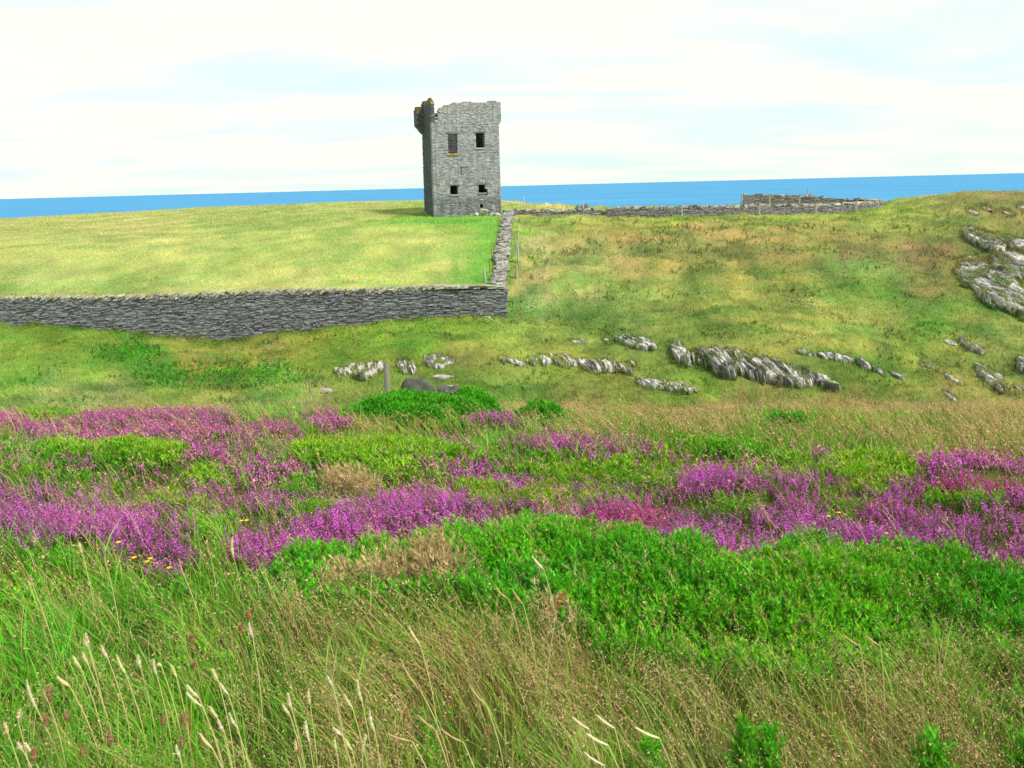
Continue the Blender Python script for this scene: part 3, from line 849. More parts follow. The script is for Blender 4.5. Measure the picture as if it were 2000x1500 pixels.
    mb = MB(); tower_wall(mb, OR, AXI, -AXF, D - 0.752, lambda s, h: h < 9.2 - 0.25 * s + (vnoise(np.array([s / 0.4]), np.array([0.]), 6)[0] - .5) * .5, 0.7, -0.3, dict(cuts=[], levels=[], top=10), gcol, course=0.2, width=0.5)
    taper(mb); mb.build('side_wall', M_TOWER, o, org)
    OB = O + np.array([*(AXF * (W - 0.702) + AXI * D), 0])
    bw = [(1.2, 2.1, 6.9, 7.6)]
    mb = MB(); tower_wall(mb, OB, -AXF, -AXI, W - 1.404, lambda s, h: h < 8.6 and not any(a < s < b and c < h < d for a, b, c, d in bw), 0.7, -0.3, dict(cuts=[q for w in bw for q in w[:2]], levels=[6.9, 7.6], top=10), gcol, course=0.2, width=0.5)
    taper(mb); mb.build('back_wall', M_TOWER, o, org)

    # corner turrets: corbelled boxes of masonry hung on the corners
    def turret(base_pts, mat, col, name):
        mb = MB()
        for (s0, s1, d0, d1, h0, h1) in base_pts:
            z = h0
            while z < h1:
                h = 0.13 * (0.8 + 0.5 * RNG.random()); h = min(h, h1 - z + 0.03)
                nS = max(1, int((s1 - s0) / 0.34)); nD = max(1, int((d1 - d0) / 0.4))
                es = np.linspace(s0, s1, nS + 1); ed = np.linspace(d0, d1, nD + 1)
                for a in range(nS):
                    for b in range(nD):
                        if 0 < a < nS - 1 and 0 < b < nD - 1: continue
                        cs = (es[a] + es[a + 1]) / 2; cd = (ed[b] + ed[b + 1]) / 2
                        p = O[:2] + AXF * cs + AXI * cd
                        add_boxes(mb, np.array([[p[0], p[1], O[2] + z + h / 2]]), np.array([[(es[a + 1] - es[a]) / 2 * 1.0, (ed[b + 1] - ed[b]) / 2 * 1.0, h / 2 * 0.97]]) * (1 + (RNG.random((1, 3)) - .5) * np.array([[.12, .12, 0]])), vary(col, 1, 0.3), np.array([AXF]), 0.05)
                z += h
        taper(mb); return mb.build(name, mat, o, org)
    # the left parapet stands to full height; a corbelled box hangs from its far end
    ptop = Hh(200)
    mb = MB(); OP = O + np.array([*(AXI * D), 0])
    tower_wall(mb, OP, -AXI, AXF, D, lambda s, h: h >= Hh(239) and h < ptop + 0.5 * (1 - s / D) + (vnoise(np.array([s / 0.3]), np.array([1.]), 8)[0] - .5) * .14, 0.3, Hh(239), dict(cuts=[], levels=[], top=ptop + .9), lcol)
    taper(mb); mb.build('parapet', M_TOWER, o, org)
    hb = Hh(253); h1 = Hh(235); h2 = Hh(201); nst = 6; tl = []
    for i in range(nst):
        t = (i + 1) / nst; tl.append((-0.62 * t, 0.02, D - 1.5, D + 0.3, hb + (h1 - hb) * i / nst, hb + (h1 - hb) * (i + 1) / nst))
    tl.append((-0.66, 0.02, D - 1.55, D + 0.3, h1, h2 - 0.12))
    turret(tl, M_TOWER, alb((108, 110, 116)), 'corner_turret')
    for piece in ((-0.68, -0.16, D - 1.57, D - 0.4, h2 - 0.5, h2 + 0.06), (0.01, 0.26, -0.02, 0.5, ptop - .1, ptop + .10), (-0.01, 0.27, 0.52, 2.2, ptop - .1, ptop + .25), (-0.01, 0.25, 2.22, 3.8, ptop + .1, ptop + .36), (-0.01, 0.25, 3.82, D - .6, ptop + .2, ptop + .52), (0.0, 0.24, 0.9, 1.7, ptop + .27, ptop + .43), (-0.03, 0.3, -0.04, 1.7, Hh(227), Hh(224.5))):
        turret([piece], M_ORANGE, alb((130, 118, 84)), 'lichened_cap')
    tr = []
    for i in range(4):
        t = (i + 1) / 4; tr.append((W - 0.5, W + 0.2 * t, -0.035 * t, 0.9, Hh(243) + (Hh(236) - Hh(243)) * i / 4, Hh(243) + (Hh(236) - Hh(243)) * (i + 1) / 4))
    tr.append((W - 0.5, W + 0.2, -0.035, 0.9, Hh(236), Hh(200)))
    turret(tr, M_TOWER, alb((180, 181, 184)), 'corner_turret')

    def slab(s0, s1, d0, d1, h0, h1, name, c, mat=M_TOWER, par=o, label=None):
        mb = MB(); p = O[:2] + AXF * (s0 + s1) / 2 + AXI * (d0 + d1) / 2
        add_boxes(mb, np.array([[p[0], p[1], O[2] + (h0 + h1) / 2]]), np.array([[(s1 - s0) / 2, (d1 - d0) / 2, (h1 - h0) / 2]]), np.array([c]), np.array([AXF]), 0.06)
        taper(mb); b = mb.build(name, mat, par, org)
        if label: b['label'] = label
        return b
    for k, (a, b, c, d) in enumerate(wins):
        slab(a - 0.16, b + 0.16, -0.04, 0.6, d - 0.002, d + 0.13, 'lintel', alb((140, 138, 132)))
        if k == 0:
            slab(a - 0.08, b + 0.1, -0.06, 0.5, c - 0.12, c + 0.03, 'window_sill', alb((150, 134, 86)), M_ORANGE, label='sill covered in yellow lichen')
        elif k == 3:
            slab(a - 0.1, b + 0.1, -0.07, 0.45, c - 0.09, c + 0.01, 'window_sill', alb((150, 146, 138)))
            slab(a + 0.05, b + 0.15, 0.12, 0.5, c - 0.32, c - 0.1, 'window_sill', alb((40, 38, 36)))
        else:
            slab(a - 0.06, b + 0.06, -0.07, 0.5, c - 0.10, c + 0.01, 'window_sill', alb((196, 192, 184)))
    # blocked niche between the storeys
    sh = shift(333); a, b = S(899 + sh), S(910.6 + sh); c, d = Hh(341), Hh(328)
    slab(a - .06, b + .06, -0.045, 0.1, d, d + 0.07, 'niche_lintel', alb((70, 68, 66)))
    slab(a, b, -0.036, 0.1, c, d - .002, 'niche_panel', alb((150, 151, 153)))
    slab(a, a + 0.05, -0.05, 0.1, c, d - .004, 'niche_panel', alb((84, 82, 80)))
    # pale rubble fallen at the foot of the front wall
    r0 = O[:2] + AXF * S(940) - AXI * 0.6
    boulder('fallen_stone', (r0[0], r0[1], G(*r0) + .12), (0.62, 0.45, 0.46), alb((196, 192, 184)), M_BOULDER, 'pale fallen boulder leaning against the foot of the tower wall', 'stone', 5)
    for k, (du, sx, lab) in enumerate(((954, 0.45, 'flat pale stone in the grass right of the fallen boulder at the tower'), (925, 0.3, 'small pale stone left of the fallen boulder at the tower'), (965, 0.35, 'pale stone by the right corner of the tower base'))):
        r = O[:2] + AXF * S(du) - AXI * 0.7
        boulder('fallen_stone', (r[0], r[1], G(*r)), (sx, 0.3, 0.26), alb((190, 186, 176)), M_BOULDER, lab, 'stone', 20 + k)


# ------------------------------------------------------------------ rocks
def ico():
    import bmesh
    bm = bmesh.new(); bmesh.ops.create_icosphere(bm, subdivisions=3, radius=1)
    V = np.array([v.co for v in bm.verts]); Fc = np.array([[v.index for v in f.verts] for f in bm.faces]); bm.free()
    return V, Fc


ICO = ico()


def boulder(name, loc, size, col, mat, label, cat, seed, group=None, yaw=0.0):
    V = ICO[0].copy(); r = np.random.default_rng(seed)
    for _ in range(16):                                  # knock flat faces off a ball
        n = r.normal(size=3); n /= np.linalg.norm(n); d = 0.42 + 0.35 * r.random()
        t = V @ n; V = V - np.maximum(0, t - d)[:, None] * n * 0.92
    V = V * (1 + 0.16 * (fbm(V[:, 0] * 2 + seed, V[:, 1] * 2 + V[:, 2] * 1.7, 3, 4) - .5)[:, None])
    V = V * np.array(size)
    c, s = math.cos(yaw), math.sin(yaw)
    V = np.stack([V[:, 0] * c - V[:, 1] * s, V[:, 0] * s + V[:, 1] * c, V[:, 2]], 1) + np.array([loc[0], loc[1], loc[2] + size[2] * 0.30])
    mb = MB(); mb.add(V, ICO[1], vary(col, len(V), 0.16, 0.02))
    return tag(mb.build(name, mat, None, loc), label, cat, group)


ROCKS = [  # u0, u1, v0, v1, number, relative height, paleness, slope (dv per du), label
    (660, 752, 698, 738, 46, 1.0, .75, -0.10, 'broad pale ribbed outcrop behind the leaning weathered post'),
    (776, 812, 692, 728, 14, 1.0, .35, 0.2, 'small dark ribbed outcrop just right of the weathered post'),
    (826, 888, 686, 712, 14, .8, .3, 0.0, 'thin broken outcrop above the grey boulder'),
    (976, 1028, 688, 714, 16, .7, .7, .3, 'short pale outcrop left of the middle rock ledge'),
    (1032, 1132, 684, 714, 40, .9, .55, .05, 'low grey rock ledge below the wall corner'),
    (1136, 1244, 690, 730, 44, .85, .55, .12, 'broken pale ledge of ribs right of the low grey ledge'),
    (1246, 1356, 728, 770, 46, .9, .75, .22, 'pale spiky outcrop nearest the brown grass'),
    (1205, 1278, 647, 682, 24, .9, .55, .25, 'highest small outcrop left above the big rock face'),
    (1298, 1350, 655, 716, 26, 1.1, .5, .5, 'narrow ribbed outcrop joining the upper left of the big rock face'),
    (1352, 1592, 668, 760, 210, 1.25, .42, .22, 'big dark rock face of upright white-tipped ribs'),
    (1590, 1640, 722, 764, 20, 1.0, .4, .5, 'brown tapering tail of rock right of the big rock face'),
    (1560, 1668, 674, 706, 34, .8, .55, .22, 'pale streaked ledge under the turf overhang right of the big rock face'),
    (1672, 1702, 690, 726, 12, 1.1, .8, .8, 'tall pale leaning slab in the turf right of the streaked ledge'),
    (1704, 1732, 708, 732, 9, .9, .8, .8, 'small pale slab beside the tall leaning slab'),
    (1738, 1766, 716, 738, 8, .9, .7, .6, 'last small rib at the right end of the ledge'),
    (1868, 2030, 500, 622, 150, 0.9, .6, .62, 'large pale ribbed crag running down the right hillside'),
    (1882, 1962, 440, 492, 44, .8, .4, .5, 'dark ribbed crag above the large pale crag on the right'),
    (1936, 2030, 488, 548, 44, .8, .5, .2, 'grey crag at the right edge beside the large pale crag'),
    (1952, 2025, 456, 496, 24, .8, .5, .4, 'upper grey crag at the right edge of the hillside'),
    (1888, 1912, 405, 416, 8, .6, .85, .5, 'small white rock streak left of the two near the hilltop'),
    (1912, 1944, 396, 412, 10, .6, .85, .5, 'middle white rock streak near the hilltop'),
    (1958, 1984, 406, 424, 9, .6, .85, .6, 'right white rock streak near the hilltop'),
    (1988, 2012, 398, 412, 8, .6, .8, .5, 'white rock at the right edge near the hilltop'),
    (1846, 1868, 656, 672, 7, .7, .75, .4, 'tiny pale rock above the twin slabs on the right slope'),
    (1876, 1926, 652, 696, 20, .9, .5, .75, 'dark slanting outcrop below the right hillside crag'),
    (1846, 1882, 724, 750, 9, .9, .8, .8, 'pale slanting slab low on the right slope'),
    (1840, 1870, 752, 780, 9, .8, .7, .9, 'lowest narrow slab at the edge of the brown grass on the right'),
    (1908, 1966, 706, 764, 24, .9, .55, .9, 'pair of grey slabs low on the right slope'),
    (1986, 2012, 690, 726, 12, 1.1, .5, .2, 'rounded grey rock cut by the right edge of the picture'),
    (1978, 2012, 742, 764, 10, .8, .7, .4, 'pale low rock at the right edge above the brown grass'),
    (1795, 1825, 698, 718, 6, .6, .6, .4, 'faint broken rock between the leaning slabs and the twin slabs'),
    (1116, 1150, 656, 668, 6, .5, .4, .1, 'faint grey rock patch in turf below the wall corner'),
    (1178, 1196, 654, 668, 4, .6, .9, .5, 'tiny white stone left of the highest small outcrop'),
]


TURF = MB()


def build_rocks():
    for ri, (u0, u1, v0, v1, n, hs, pale, sl, label) in enumerate(ROCKS):
        um, vm = (u0 + u1) / 2, (v0 + v1) / 2; hw = (u1 - u0) / 2 + 2; hv0 = (v1 - v0) / 2; hv = 1.12 * max(5.0, hv0 - min(abs(sl) * hw * .8, hv0 * (.42 if um > 1860 and n > 20 else .6)))
        Q = np.array([hit(um + a * hw * 1.25, vm + sl * a * hw * 0.8 + b * hv * 1.25, 20, 110) for a in (-1, -.5, 0, .5, 1) for b in (-1, 0, 1)])
        Ym = np.median(Q[:, 1]); px = Ym / F; st = px * 0.85
        x0, x1 = Q[:, 0].min() - .2, Q[:, 0].max() + .2; y0, y1 = max(Q[:, 1].min(), Ym - 6) - .3, min(Q[:, 1].max(), Ym + 7) + .3
        xs = np.arange(x0, x1, st); ys = np.arange(y0, y1, st * 1.6); X, Y = np.meshgrid(xs, ys); x = X.ravel(); y = Y.ravel(); z = G(x, y)
        u, v = near_u(x, y, z + 0.12)
        a = (u - um) / hw; b = (v - vm - sl * a * hw * 0.8) / hv
        m = 1.0 - (np.abs(a) ** 2.6 + np.abs(b) ** 2.2)
        nz = fbm(x / (px * 26) + ri * 3.1, y / (px * 60), 301, 4) - .5; nf = fbm(x / (px * 9), y / (px * 30), 303, 3) - .5
        big = n > 100 or (um > 1860 and n > 20); m = m * 0.9 + nz * (1.5 if big else 2.4 if n > 14 else 0.9) + nf * 1.2 + (.2 if big else .1)
        mk = sstep(0.0, np.where(b < 0, .75, .40), m) * sstep(-.35, -0.05, 1.0 - (np.abs(a) ** 2.6 + np.abs(b) ** 2.2))
        q = (x + 0.32 * (y - y0) * (1 + (um > 1800) * .8) + 0.5 * px * 20 * (fbm(x / (px * 50), y / (px * 50), 305, 3) - .5)) / px
        seg = np.floor(vnoise(q / 14., q * 0, 306) * 3) * 7.3
        r1 = 1 - np.abs(2 * vnoise(q / 3.6, y / (px * 70) + seg, 307) - 1); r2 = 1 - np.abs(2 * vnoise(q / 11.0, y / (px * 110), 309) - 1)
        cr = np.abs(2 * vnoise(q / 19., y / (px * 45), 311) - 1)                     # joints across the beds
        rough = fbm(x / (px * 4), y / (px * 9), 313, 4) - .5
        A = px * np.clip(hv0 * 0.75, 6, 17) * hs
        back = np.clip((b + 1) / 2, 0, 1)                                            # 1 towards the viewer
        off = A * (0.26 + 0.46 * r2 ** 1.3 + 0.46 * r1 + 0.5 * rough * 0.7 + .15 * nz) * (0.45 + 0.55 * back) * (0.72 + 0.28 * sstep(.03, .2, cr))
        off = off + px * 2.2 * (fbm(q / 1.6, y / (px * 3.5), 341, 2) - .5) + px * 2.0 * (np.floor(fbm(q / 4., y / (px * 10), 343, 3) * 7) / 7 - .5)
        off = off * mk - 0.08 * (1 - mk)
        zz = z + off; keepv = mk > 0.0
        lean = off * 0.25
        V = np.stack([x - lean, y - 0.30 * off, zz], 1)
        li = fbm(q / 6.5, y / (px * 26), 317, 4); lich = sstep(.53 - .16 * pale, .58 - .16 * pale, li + 0.16 * (r1 - .5)) * sstep(0.05, .5, mk)
        g1 = alb((130, 124, 127)) * (0.55 + 0.9 * fbm(q / 5., y / (px * 14), 319, 4))[:, None]; g2 = alb((216, 211, 204))
        col = g1 * (1 - lich[:, None]) + g2 * lich[:, None] * (0.8 + .3 * fbm(q / 2., y / (px * 5), 321, 2))[:, None]
        nx, ny = len(xs), len(ys); I, J = np.meshgrid(np.arange(nx - 1), np.arange(ny - 1)); k0 = (J * nx + I).ravel()
        f = np.stack([k0, k0 + 1, k0 + nx + 1, k0 + nx], 1); f = f[keepv[f].any(1)]
        if len(f) == 0: print('no rock', label); continue
        for lo_, hi_, pr_, h_ in ((.02, .55, .75, 1.0), (.3, 1.1, .20, .8)):      # turf hanging over the edges and growing in cracks
            pk = np.nonzero((mk > lo_) & (mk < hi_) & (RNG.random(len(mk)) < pr_ * np.where(hi_ > 1, 1.6 * sstep(.5, .62, fbm(x / (px * 14), y / (px * 30), 331, 3)), 1)))[0]
            if len(pk):
                k_ = len(pk); tc = tint(x[pk], y[pk], z[pk], 1.0) / 1.15 * (0.6 + .8 * RNG.random((k_, 1)))
                add_blades(TURF, V[pk, 0] + RNG.normal(size=k_) * px, V[pk, 1] - .02, V[pk, 2] - .03, px * (4 + 7 * RNG.random(k_)) * h_, px * (0.8 + 1.0 * RNG.random(k_)), .3 + .4 * RNG.random(k_), tc, 2, .8)
        if n < 30:                                                                   # a small rock is one piece
            lb = np.arange(len(x))
            while True:
                mn = lb[f].min(1); l2 = lb.copy(); np.minimum.at(l2, f.ravel(), np.repeat(mn, 4))
                if (l2 == lb).all(): break
                lb = l2
            fl_ = lb[f[:, 0]]; vals, cnt = np.unique(fl_, return_counts=True); f = f[fl_ == vals[cnt.argmax()]]
        used, inv = np.unique(f, return_inverse=True)
        mb = MB(); mb.add(V[used], inv.reshape(-1, 4), col[used]); c = V[used].mean(0)
        tag(mb.build('rock_outcrop', M_ROCK, None, (c[0], c[1], G(c[0], c[1]))), label, 'rock', 'rock outcrops on the slope')
    for (u, v, wpx, hpx, col, lab, sd, Y) in ((820, 772, 34, 34, (96, 98, 88), 'larger dark grey boulder behind the round gorse bush', 3, 24.5), (874, 774, 26, 24, (92, 94, 86), 'smaller dark boulder half sunk in the turf right of the larger one', 8, 24.7),
                                          (868, 741, 24, 9, (190, 182, 170), 'flat pale stone lying in the turf above the two boulders', 12, 0), (640, 768, 12, 9, (176, 170, 160), 'small pale stone in tawny grass left of the weathered post', 14, 0),
                                          (1518, 643, 3.5, 3.5, (215, 212, 206), 'tiny white stone alone in the turf above the big rock face', 15, 0)):
        p = hit(u, v, 20 if Y == 0 else Y, 60); px = p[1] / F
        boulder('boulder', p, (wpx * px * 1.15, wpx * px * 0.7, hpx * px * 1.1), alb(col), M_BOULDER, lab, 'boulder', sd, None, 0.2)
    # rubble heap behind the cross wall
    for k, (u, w, hh) in enumerate(((1128, 0.55, 0.28), (1140, 0.7, 0.34), (1153, 0.6, 0.2))):
        p = pt(u, 403, 76); p[2] = G(p[0], p[1])
        zt = pt(u, 396 + (k == 2) * 4, 76)[2]
        boulder('boulder', p, (w, 0.5, max(0.3, (zt - p[2]) / 1.2)), alb((120, 116, 112)), M_BOULDER, ('left', 'middle', 'right')[k] + ' stone of the small rubble heap behind the low moor wall', 'boulder', 40 + k)


# ------------------------------------------------------------------ fence posts
def post(u, vb, vt, wpx, col, label, name='fence_post', lean=0.0, Y=None, curve=0.0, round_=True, group=None):
    b = hit(u, vb, 18, 110) if Y is None else pt(u, vb, Y)
    if Y is not None: b[2] = G(b[0], b[1])
    px = b[1] / F; zt = pt(u, vt, b[1])[2]; h = max(0.3, zt - b[2]); r = wpx * px / 2
    n = 10; K = 9; V = []; rr = np.random.default_rng(int(u * 7 + vb))
    wob = 1 + 0.12 * (rr.random(n) - .5)
    for k in range(K):
        t = k / (K - 1); z = -0.25 + t * (h + 0.25); cx = lean * t * h + curve * math.sin(t * 1.9) * h; cy = 0.03 * t * h
        ra = r * (1.06 - 0.12 * t)
        for q in range(n):
            a = 2 * PI * q / n; tz = z + (0.5 * r * math.cos(a + 0.7) if k == K - 1 else 0)
            V.append([b[0] + cx + ra * wob[q] * math.cos(a), b[1] + cy + ra * wob[q] * math.sin(a), b[2] + tz])
    f = [[k * n + q, k * n + (q + 1) % n, (k + 1) * n + (q + 1) % n, (k + 1) * n + q] for k in range(K - 1) for q in range(n)]
    V.append([b[0] + cx, b[1] + cy, b[2] + h]); t0 = (K - 1) * n
    c = np.repeat(np.asarray(alb(col))[None], len(V), 0) * (0.8 + 0.4 * np.tile(rr.random(n + 0), K + 1)[:len(V), None])
    mb = MB(); mb.add(V, f, c); mb.f[3].append(np.array([[t0 + q, t0 + (q + 1) % n, len(V) - 1] for q in range(n)]))
    return tag(mb.build(name, M_WOOD, None, b), label, 'post', group)


def build_posts():
    g1 = 'fence posts along the side wall'; g2 = 'fence posts at the ring enclosure'
    post(757, 768, 710, 12, (170, 166, 150), 'thick weathered grey post standing alone before the pale ribbed outcrop', lean=0.02)
    post(607, 775, 742, 4.5, (166, 158, 136), 'thin short post in the tawny grass left of the thick weathered post')
    W_ = (188, 182, 166); Y_ = (178, 160, 84)
    post(950, 552, 524, 4.5, (196, 194, 186), 'pale curved post behind the front wall near its corner', curve=-0.10, group=g1, lean=-.05)
    post(957.5, 533, 509, 4, Y_, 'yellowish post left of the side wall, second from the front wall', group=g1)
    post(961.5, 510, 486, 3, Y_, 'yellowish post left of the side wall, third from the front wall', group=g1)
    post(966, 496, 474, 3, (150, 150, 80), 'greenish post left of the side wall, fourth from the front wall', group=g1)
    post(970, 480, 461, 3, (150, 152, 140), 'grey post left of the side wall, fifth from the front wall', group=g1)
    post(973.5, 442, 424, 3.4, (160, 162, 90), 'post left of the side wall closest to the tower', group=g1, lean=.05)
    post(1009, 545, 519, 4, (196, 182, 150), 'stout pale post right of the side wall, closest of its row', group=g1)
    post(1012, 513, 482, 3.6, (206, 202, 190), 'tall white post right of the side wall, second of its row', group=g1, lean=.02)
    post(1009.5, 484, 469, 2.6, (200, 194, 180), 'short pale post right of the side wall, third of its row', group=g1)
    post(1012, 468, 453, 2.4, (200, 194, 180), 'thin pale post right of the side wall, fourth of its row', group=g1)
    post(1011, 447, 430, 2, (196, 186, 150), 'faint post right of the side wall, last of its row', group=g1)
    post(1023.5, 396, 384, 1.6, (214, 216, 216), 'lone white post on the far field edge against the sea', Y=86)
    post(1139, 404, 395, 1.8, (206, 204, 196), 'white post beside the rubble heap behind the moor wall', Y=75.5)
    post(1332, 413, 401, 2, (206, 204, 198), 'pale post before the middle of the low moor wall', Y=71.5, group=g2)
    for (u, vb, vt, Y, lab) in ((1449, 399, 378, 91.5, 'post at the open left end of the far enclosure wall'), (1483, 418, 396, 72.6, 'post before the outer face of the enclosure, leftmost there'), (1503, 399, 384, 90.5, 'left one of two posts against the inner enclosure face'),
                                 (1561.5, 399, 384, 90.4, 'right one of two posts against the inner enclosure face'), (1543, 383, 369, 94, 'short post rising over the enclosure top against the sea'), (1578, 385, 367, 94, 'taller post rising over the enclosure top against the sea'),
                                 (1593.5, 416, 397, 73.6, 'post before the middle of the outer enclosure face'), (1672, 413, 393, 76.2, 'post before the outer enclosure face near its right bend'), (1650, 399, 392, 88, 'stub of a post showing over the front enclosure wall'),
                                 (1714, 408, 392, 79.5, 'last post at the right bend of the enclosure'), (1719, 405, 390, 84, 'thin post in the grass just right of the enclosure bend')):
        post(u, vb, vt, 2.3, (198, 192, 170), lab, Y=Y, group=g2)


# ------------------------------------------------------------------ plants
WIND = np.array([-0.95, 0.25])


def add_blades(mb, x, y, z, h, w, lean, col, segs=3, spread=0.6, tipcol=None, face=None):
    """ribbons that bend with the wind"""
    N = len(x)
    if N == 0: return
    a = RNG.random(N) * 2 * PI
    g_ = (fbm(x / (.16 * np.clip(y, 3, 40)), y / (.16 * np.clip(y, 3, 40)), 411, 2) - .5) * 3.0; cg = np.cos(g_); sg_ = np.sin(g_)
    wd_ = np.stack([WIND[0] * cg - WIND[1] * sg_, WIND[0] * sg_ + WIND[1] * cg], 1)
    d = wd_ * lean[:, None] + np.stack([np.cos(a), np.sin(a)], 1) * (spread * (0.2 + 0.8 * RNG.random(N)))[:, None]
    b = RNG.random(N) * PI if face is None else face + (RNG.random(N) - .5) * 1.6
    wx = np.cos(b) * w / 2; wy = np.sin(b) * w / 2
    K = segs + 1; V = np.zeros((N, 2 * segs + 1, 3)); C = np.zeros((N, 2 * segs + 1, 3))
    bendz = 0.16 * np.minimum((d ** 2).sum(1), 2.0)
    for k in range(segs):
        t = k / segs; ww = (1 - t ** 2 * 0.75) if k else 0.8
        cx = x + d[:, 0] * h * t * t; cy = y + d[:, 1] * h * t * t; cz = z + h * (t - bendz * t * t) - (0.02 if k == 0 else 0)
        V[:, 2 * k] = np.stack([cx - wx * ww, cy - wy * ww, cz], 1); V[:, 2 * k + 1] = np.stack([cx + wx * ww, cy + wy * ww, cz], 1)
        cc = col if tipcol is None else col * (1 - t) + tipcol * t
        C[:, 2 * k] = cc; C[:, 2 * k + 1] = cc
    V[:, -1] = np.stack([x + d[:, 0] * h, y + d[:, 1] * h, z + h * (1 - bendz)], 1); C[:, -1] = col if tipcol is None else tipcol
    nv = 2 * segs + 1; base = (np.arange(N) * nv)[:, None, None]
    f4 = np.array([[2 * k, 2 * k + 1, 2 * k + 3, 2 * k + 2] for k in range(segs - 1)])
    n0 = mb.n
    f3 = np.array([[2 * segs - 2, 2 * segs - 1, 2 * segs]])
    mb.add(V.reshape(-1, 3), (f3[None] + base).reshape(-1, 3), C.reshape(-1, 3))
    if segs > 1: mb.f[4].append((f4[None] + base).reshape(-1, 4) + n0)
    return V[:, -1], d


def sample(y0, y1, dens, spread=0.84, pad=2.6):
    """points over a strip of ground, a little wider than the view"""
    w = lambda y: spread * y + pad
    A = (w(y0) + w(y1)) * (y1 - y0); n = int(A * dens)
    y = np.sqrt(RNG.random(n) * (y1 * y1 - y0 * y0) + y0 * y0); x = (RNG.random(n) * 2 - 1) * w(y)
    return x, y




def template(parts):
    V = []; Fc = []; C = []; n = 0
    for v, f, c in parts:
        v = np.asarray(v, float); V.append(v); Fc.append(np.asarray(f) + n); C.append(np.repeat(np.asarray(c)[None], len(v), 0)); n += len(v)
    return np.concatenate(V), np.concatenate(Fc), np.concatenate(C)


def scatter(mb, temps, x, y, z, sc, colmul, lean=0.3, tiltspread=0.25, masks=None):
    N = len(x); pick = RNG.integers(0, len(temps), N)
    for k, (V, Fc, C) in enumerate(temps):
        s = np.nonzero(pick == k)[0]; n = len(s)
        if n == 0: continue
        a = RNG.random(n) * 2 * PI; ca = np.cos(a)[:, None]; sa = np.sin(a)[:, None]
        X = (V[None, :, 0] * ca - V[None, :, 1] * sa) * sc[s, None]; Y = (V[None, :, 0] * sa + V[None, :, 1] * ca) * sc[s, None]; Z = V[None, :, 2] * sc[s, None]
        lx = WIND[0] * lean + (RNG.random(n) - .5) * 2 * tiltspread; ly = WIND[1] * lean + (RNG.random(n) - .5) * 2 * tiltspread
        X = X + lx[:, None] * Z + x[s, None]; Y = Y + ly[:, None] * Z + y[s, None]; Z = Z + z[s, None]
        cm = colmul[s]
        mb.add(np.stack([X, Y, Z], 2).reshape(-1, 3), (Fc[None] + (np.arange(n) * len(V))[:, None, None]).reshape(-1, 3), np.clip(C[None] * cm[:, None], 0, .85).reshape(-1, 3))


def tetra(c, r, rr):
    q = rr.normal(size=(4, 3)); q = np.array([[1, 1, 1], [1, -1, -1], [-1, 1, -1], [-1, -1, 1]], float) * 0.62
    A = rr.normal(size=(3, 3)); Q, _ = np.linalg.qr(A); q = q @ Q * r * np.array([1, 1, 1.25])
    return q + np.asarray(c), [[0, 1, 2], [0, 3, 1], [0, 2, 3], [1, 3, 2]]


def spike(p, d, l, w, rr):
    d = np.asarray(d, float); d /= np.linalg.norm(d); s = np.cross(d, rr.normal(size=3)); s /= np.linalg.norm(s) + 1e-9
    p = np.asarray(p, float)
    return [p - s * w / 2, p + s * w / 2, p + d * l], [[0, 1, 2]]


C_BLOOM = [alb((232, 104, 224), 1.0), alb((220, 84, 196), 1.0), alb((208, 92, 202), 1.05), alb((206, 60, 160), 1.15)]


def heather_temp(seed, nsh, nfl, rfl, nleaf, lleaf, wleaf):
    """a tuft of upright shoots, each ending in a spike of small bells"""
    rr = np.random.default_rng(seed); P = []
    st = alb((104, 84, 52)); lf = alb((78, 104, 40))
    for s in range(nsh):
        bx, by = rr.normal(size=2) * 0.03; dx, dy = rr.normal(size=2) * 0.04; H = 0.10 + 0.12 * rr.random()
        v, f = spike((bx, by, 0), (dx, dy, H), H, 0.005, rr); P.append((v, f, st))
        tone = C_BLOOM[rr.integers(0, 3)] * (0.6 + 0.65 * rr.random()); faded = rr.random() < .16
        for k in range(nleaf):
            t = 0.2 + 0.75 * rr.random(); a = rr.random() * 2 * PI
            v, f = spike((bx + dx * t, by + dy * t, H * t), (math.cos(a), math.sin(a), 0.9), lleaf, wleaf, rr); P.append((v, f, lf * (0.7 + .6 * rr.random())))
        t0 = 0.5 + .2 * rr.random()
        for k in range(nfl):
            t = t0 + (1.03 - t0) * (k + rr.random()) / max(nfl, 1); a = rr.random() * 2 * PI; ro = 0.0075 * (1.25 - .8 * (t - t0))
            b = tone * (0.8 + 0.45 * rr.random())
            if faded: b = alb((150, 104, 92)) * (.7 + .5 * rr.random())
            v, f = tetra((bx + dx * t + math.cos(a) * ro, by + dy * t + math.sin(a) * ro, H * t), rfl * (0.7 + .6 * rr.random()), rr); P.append((v, f, b))
    return template(P)


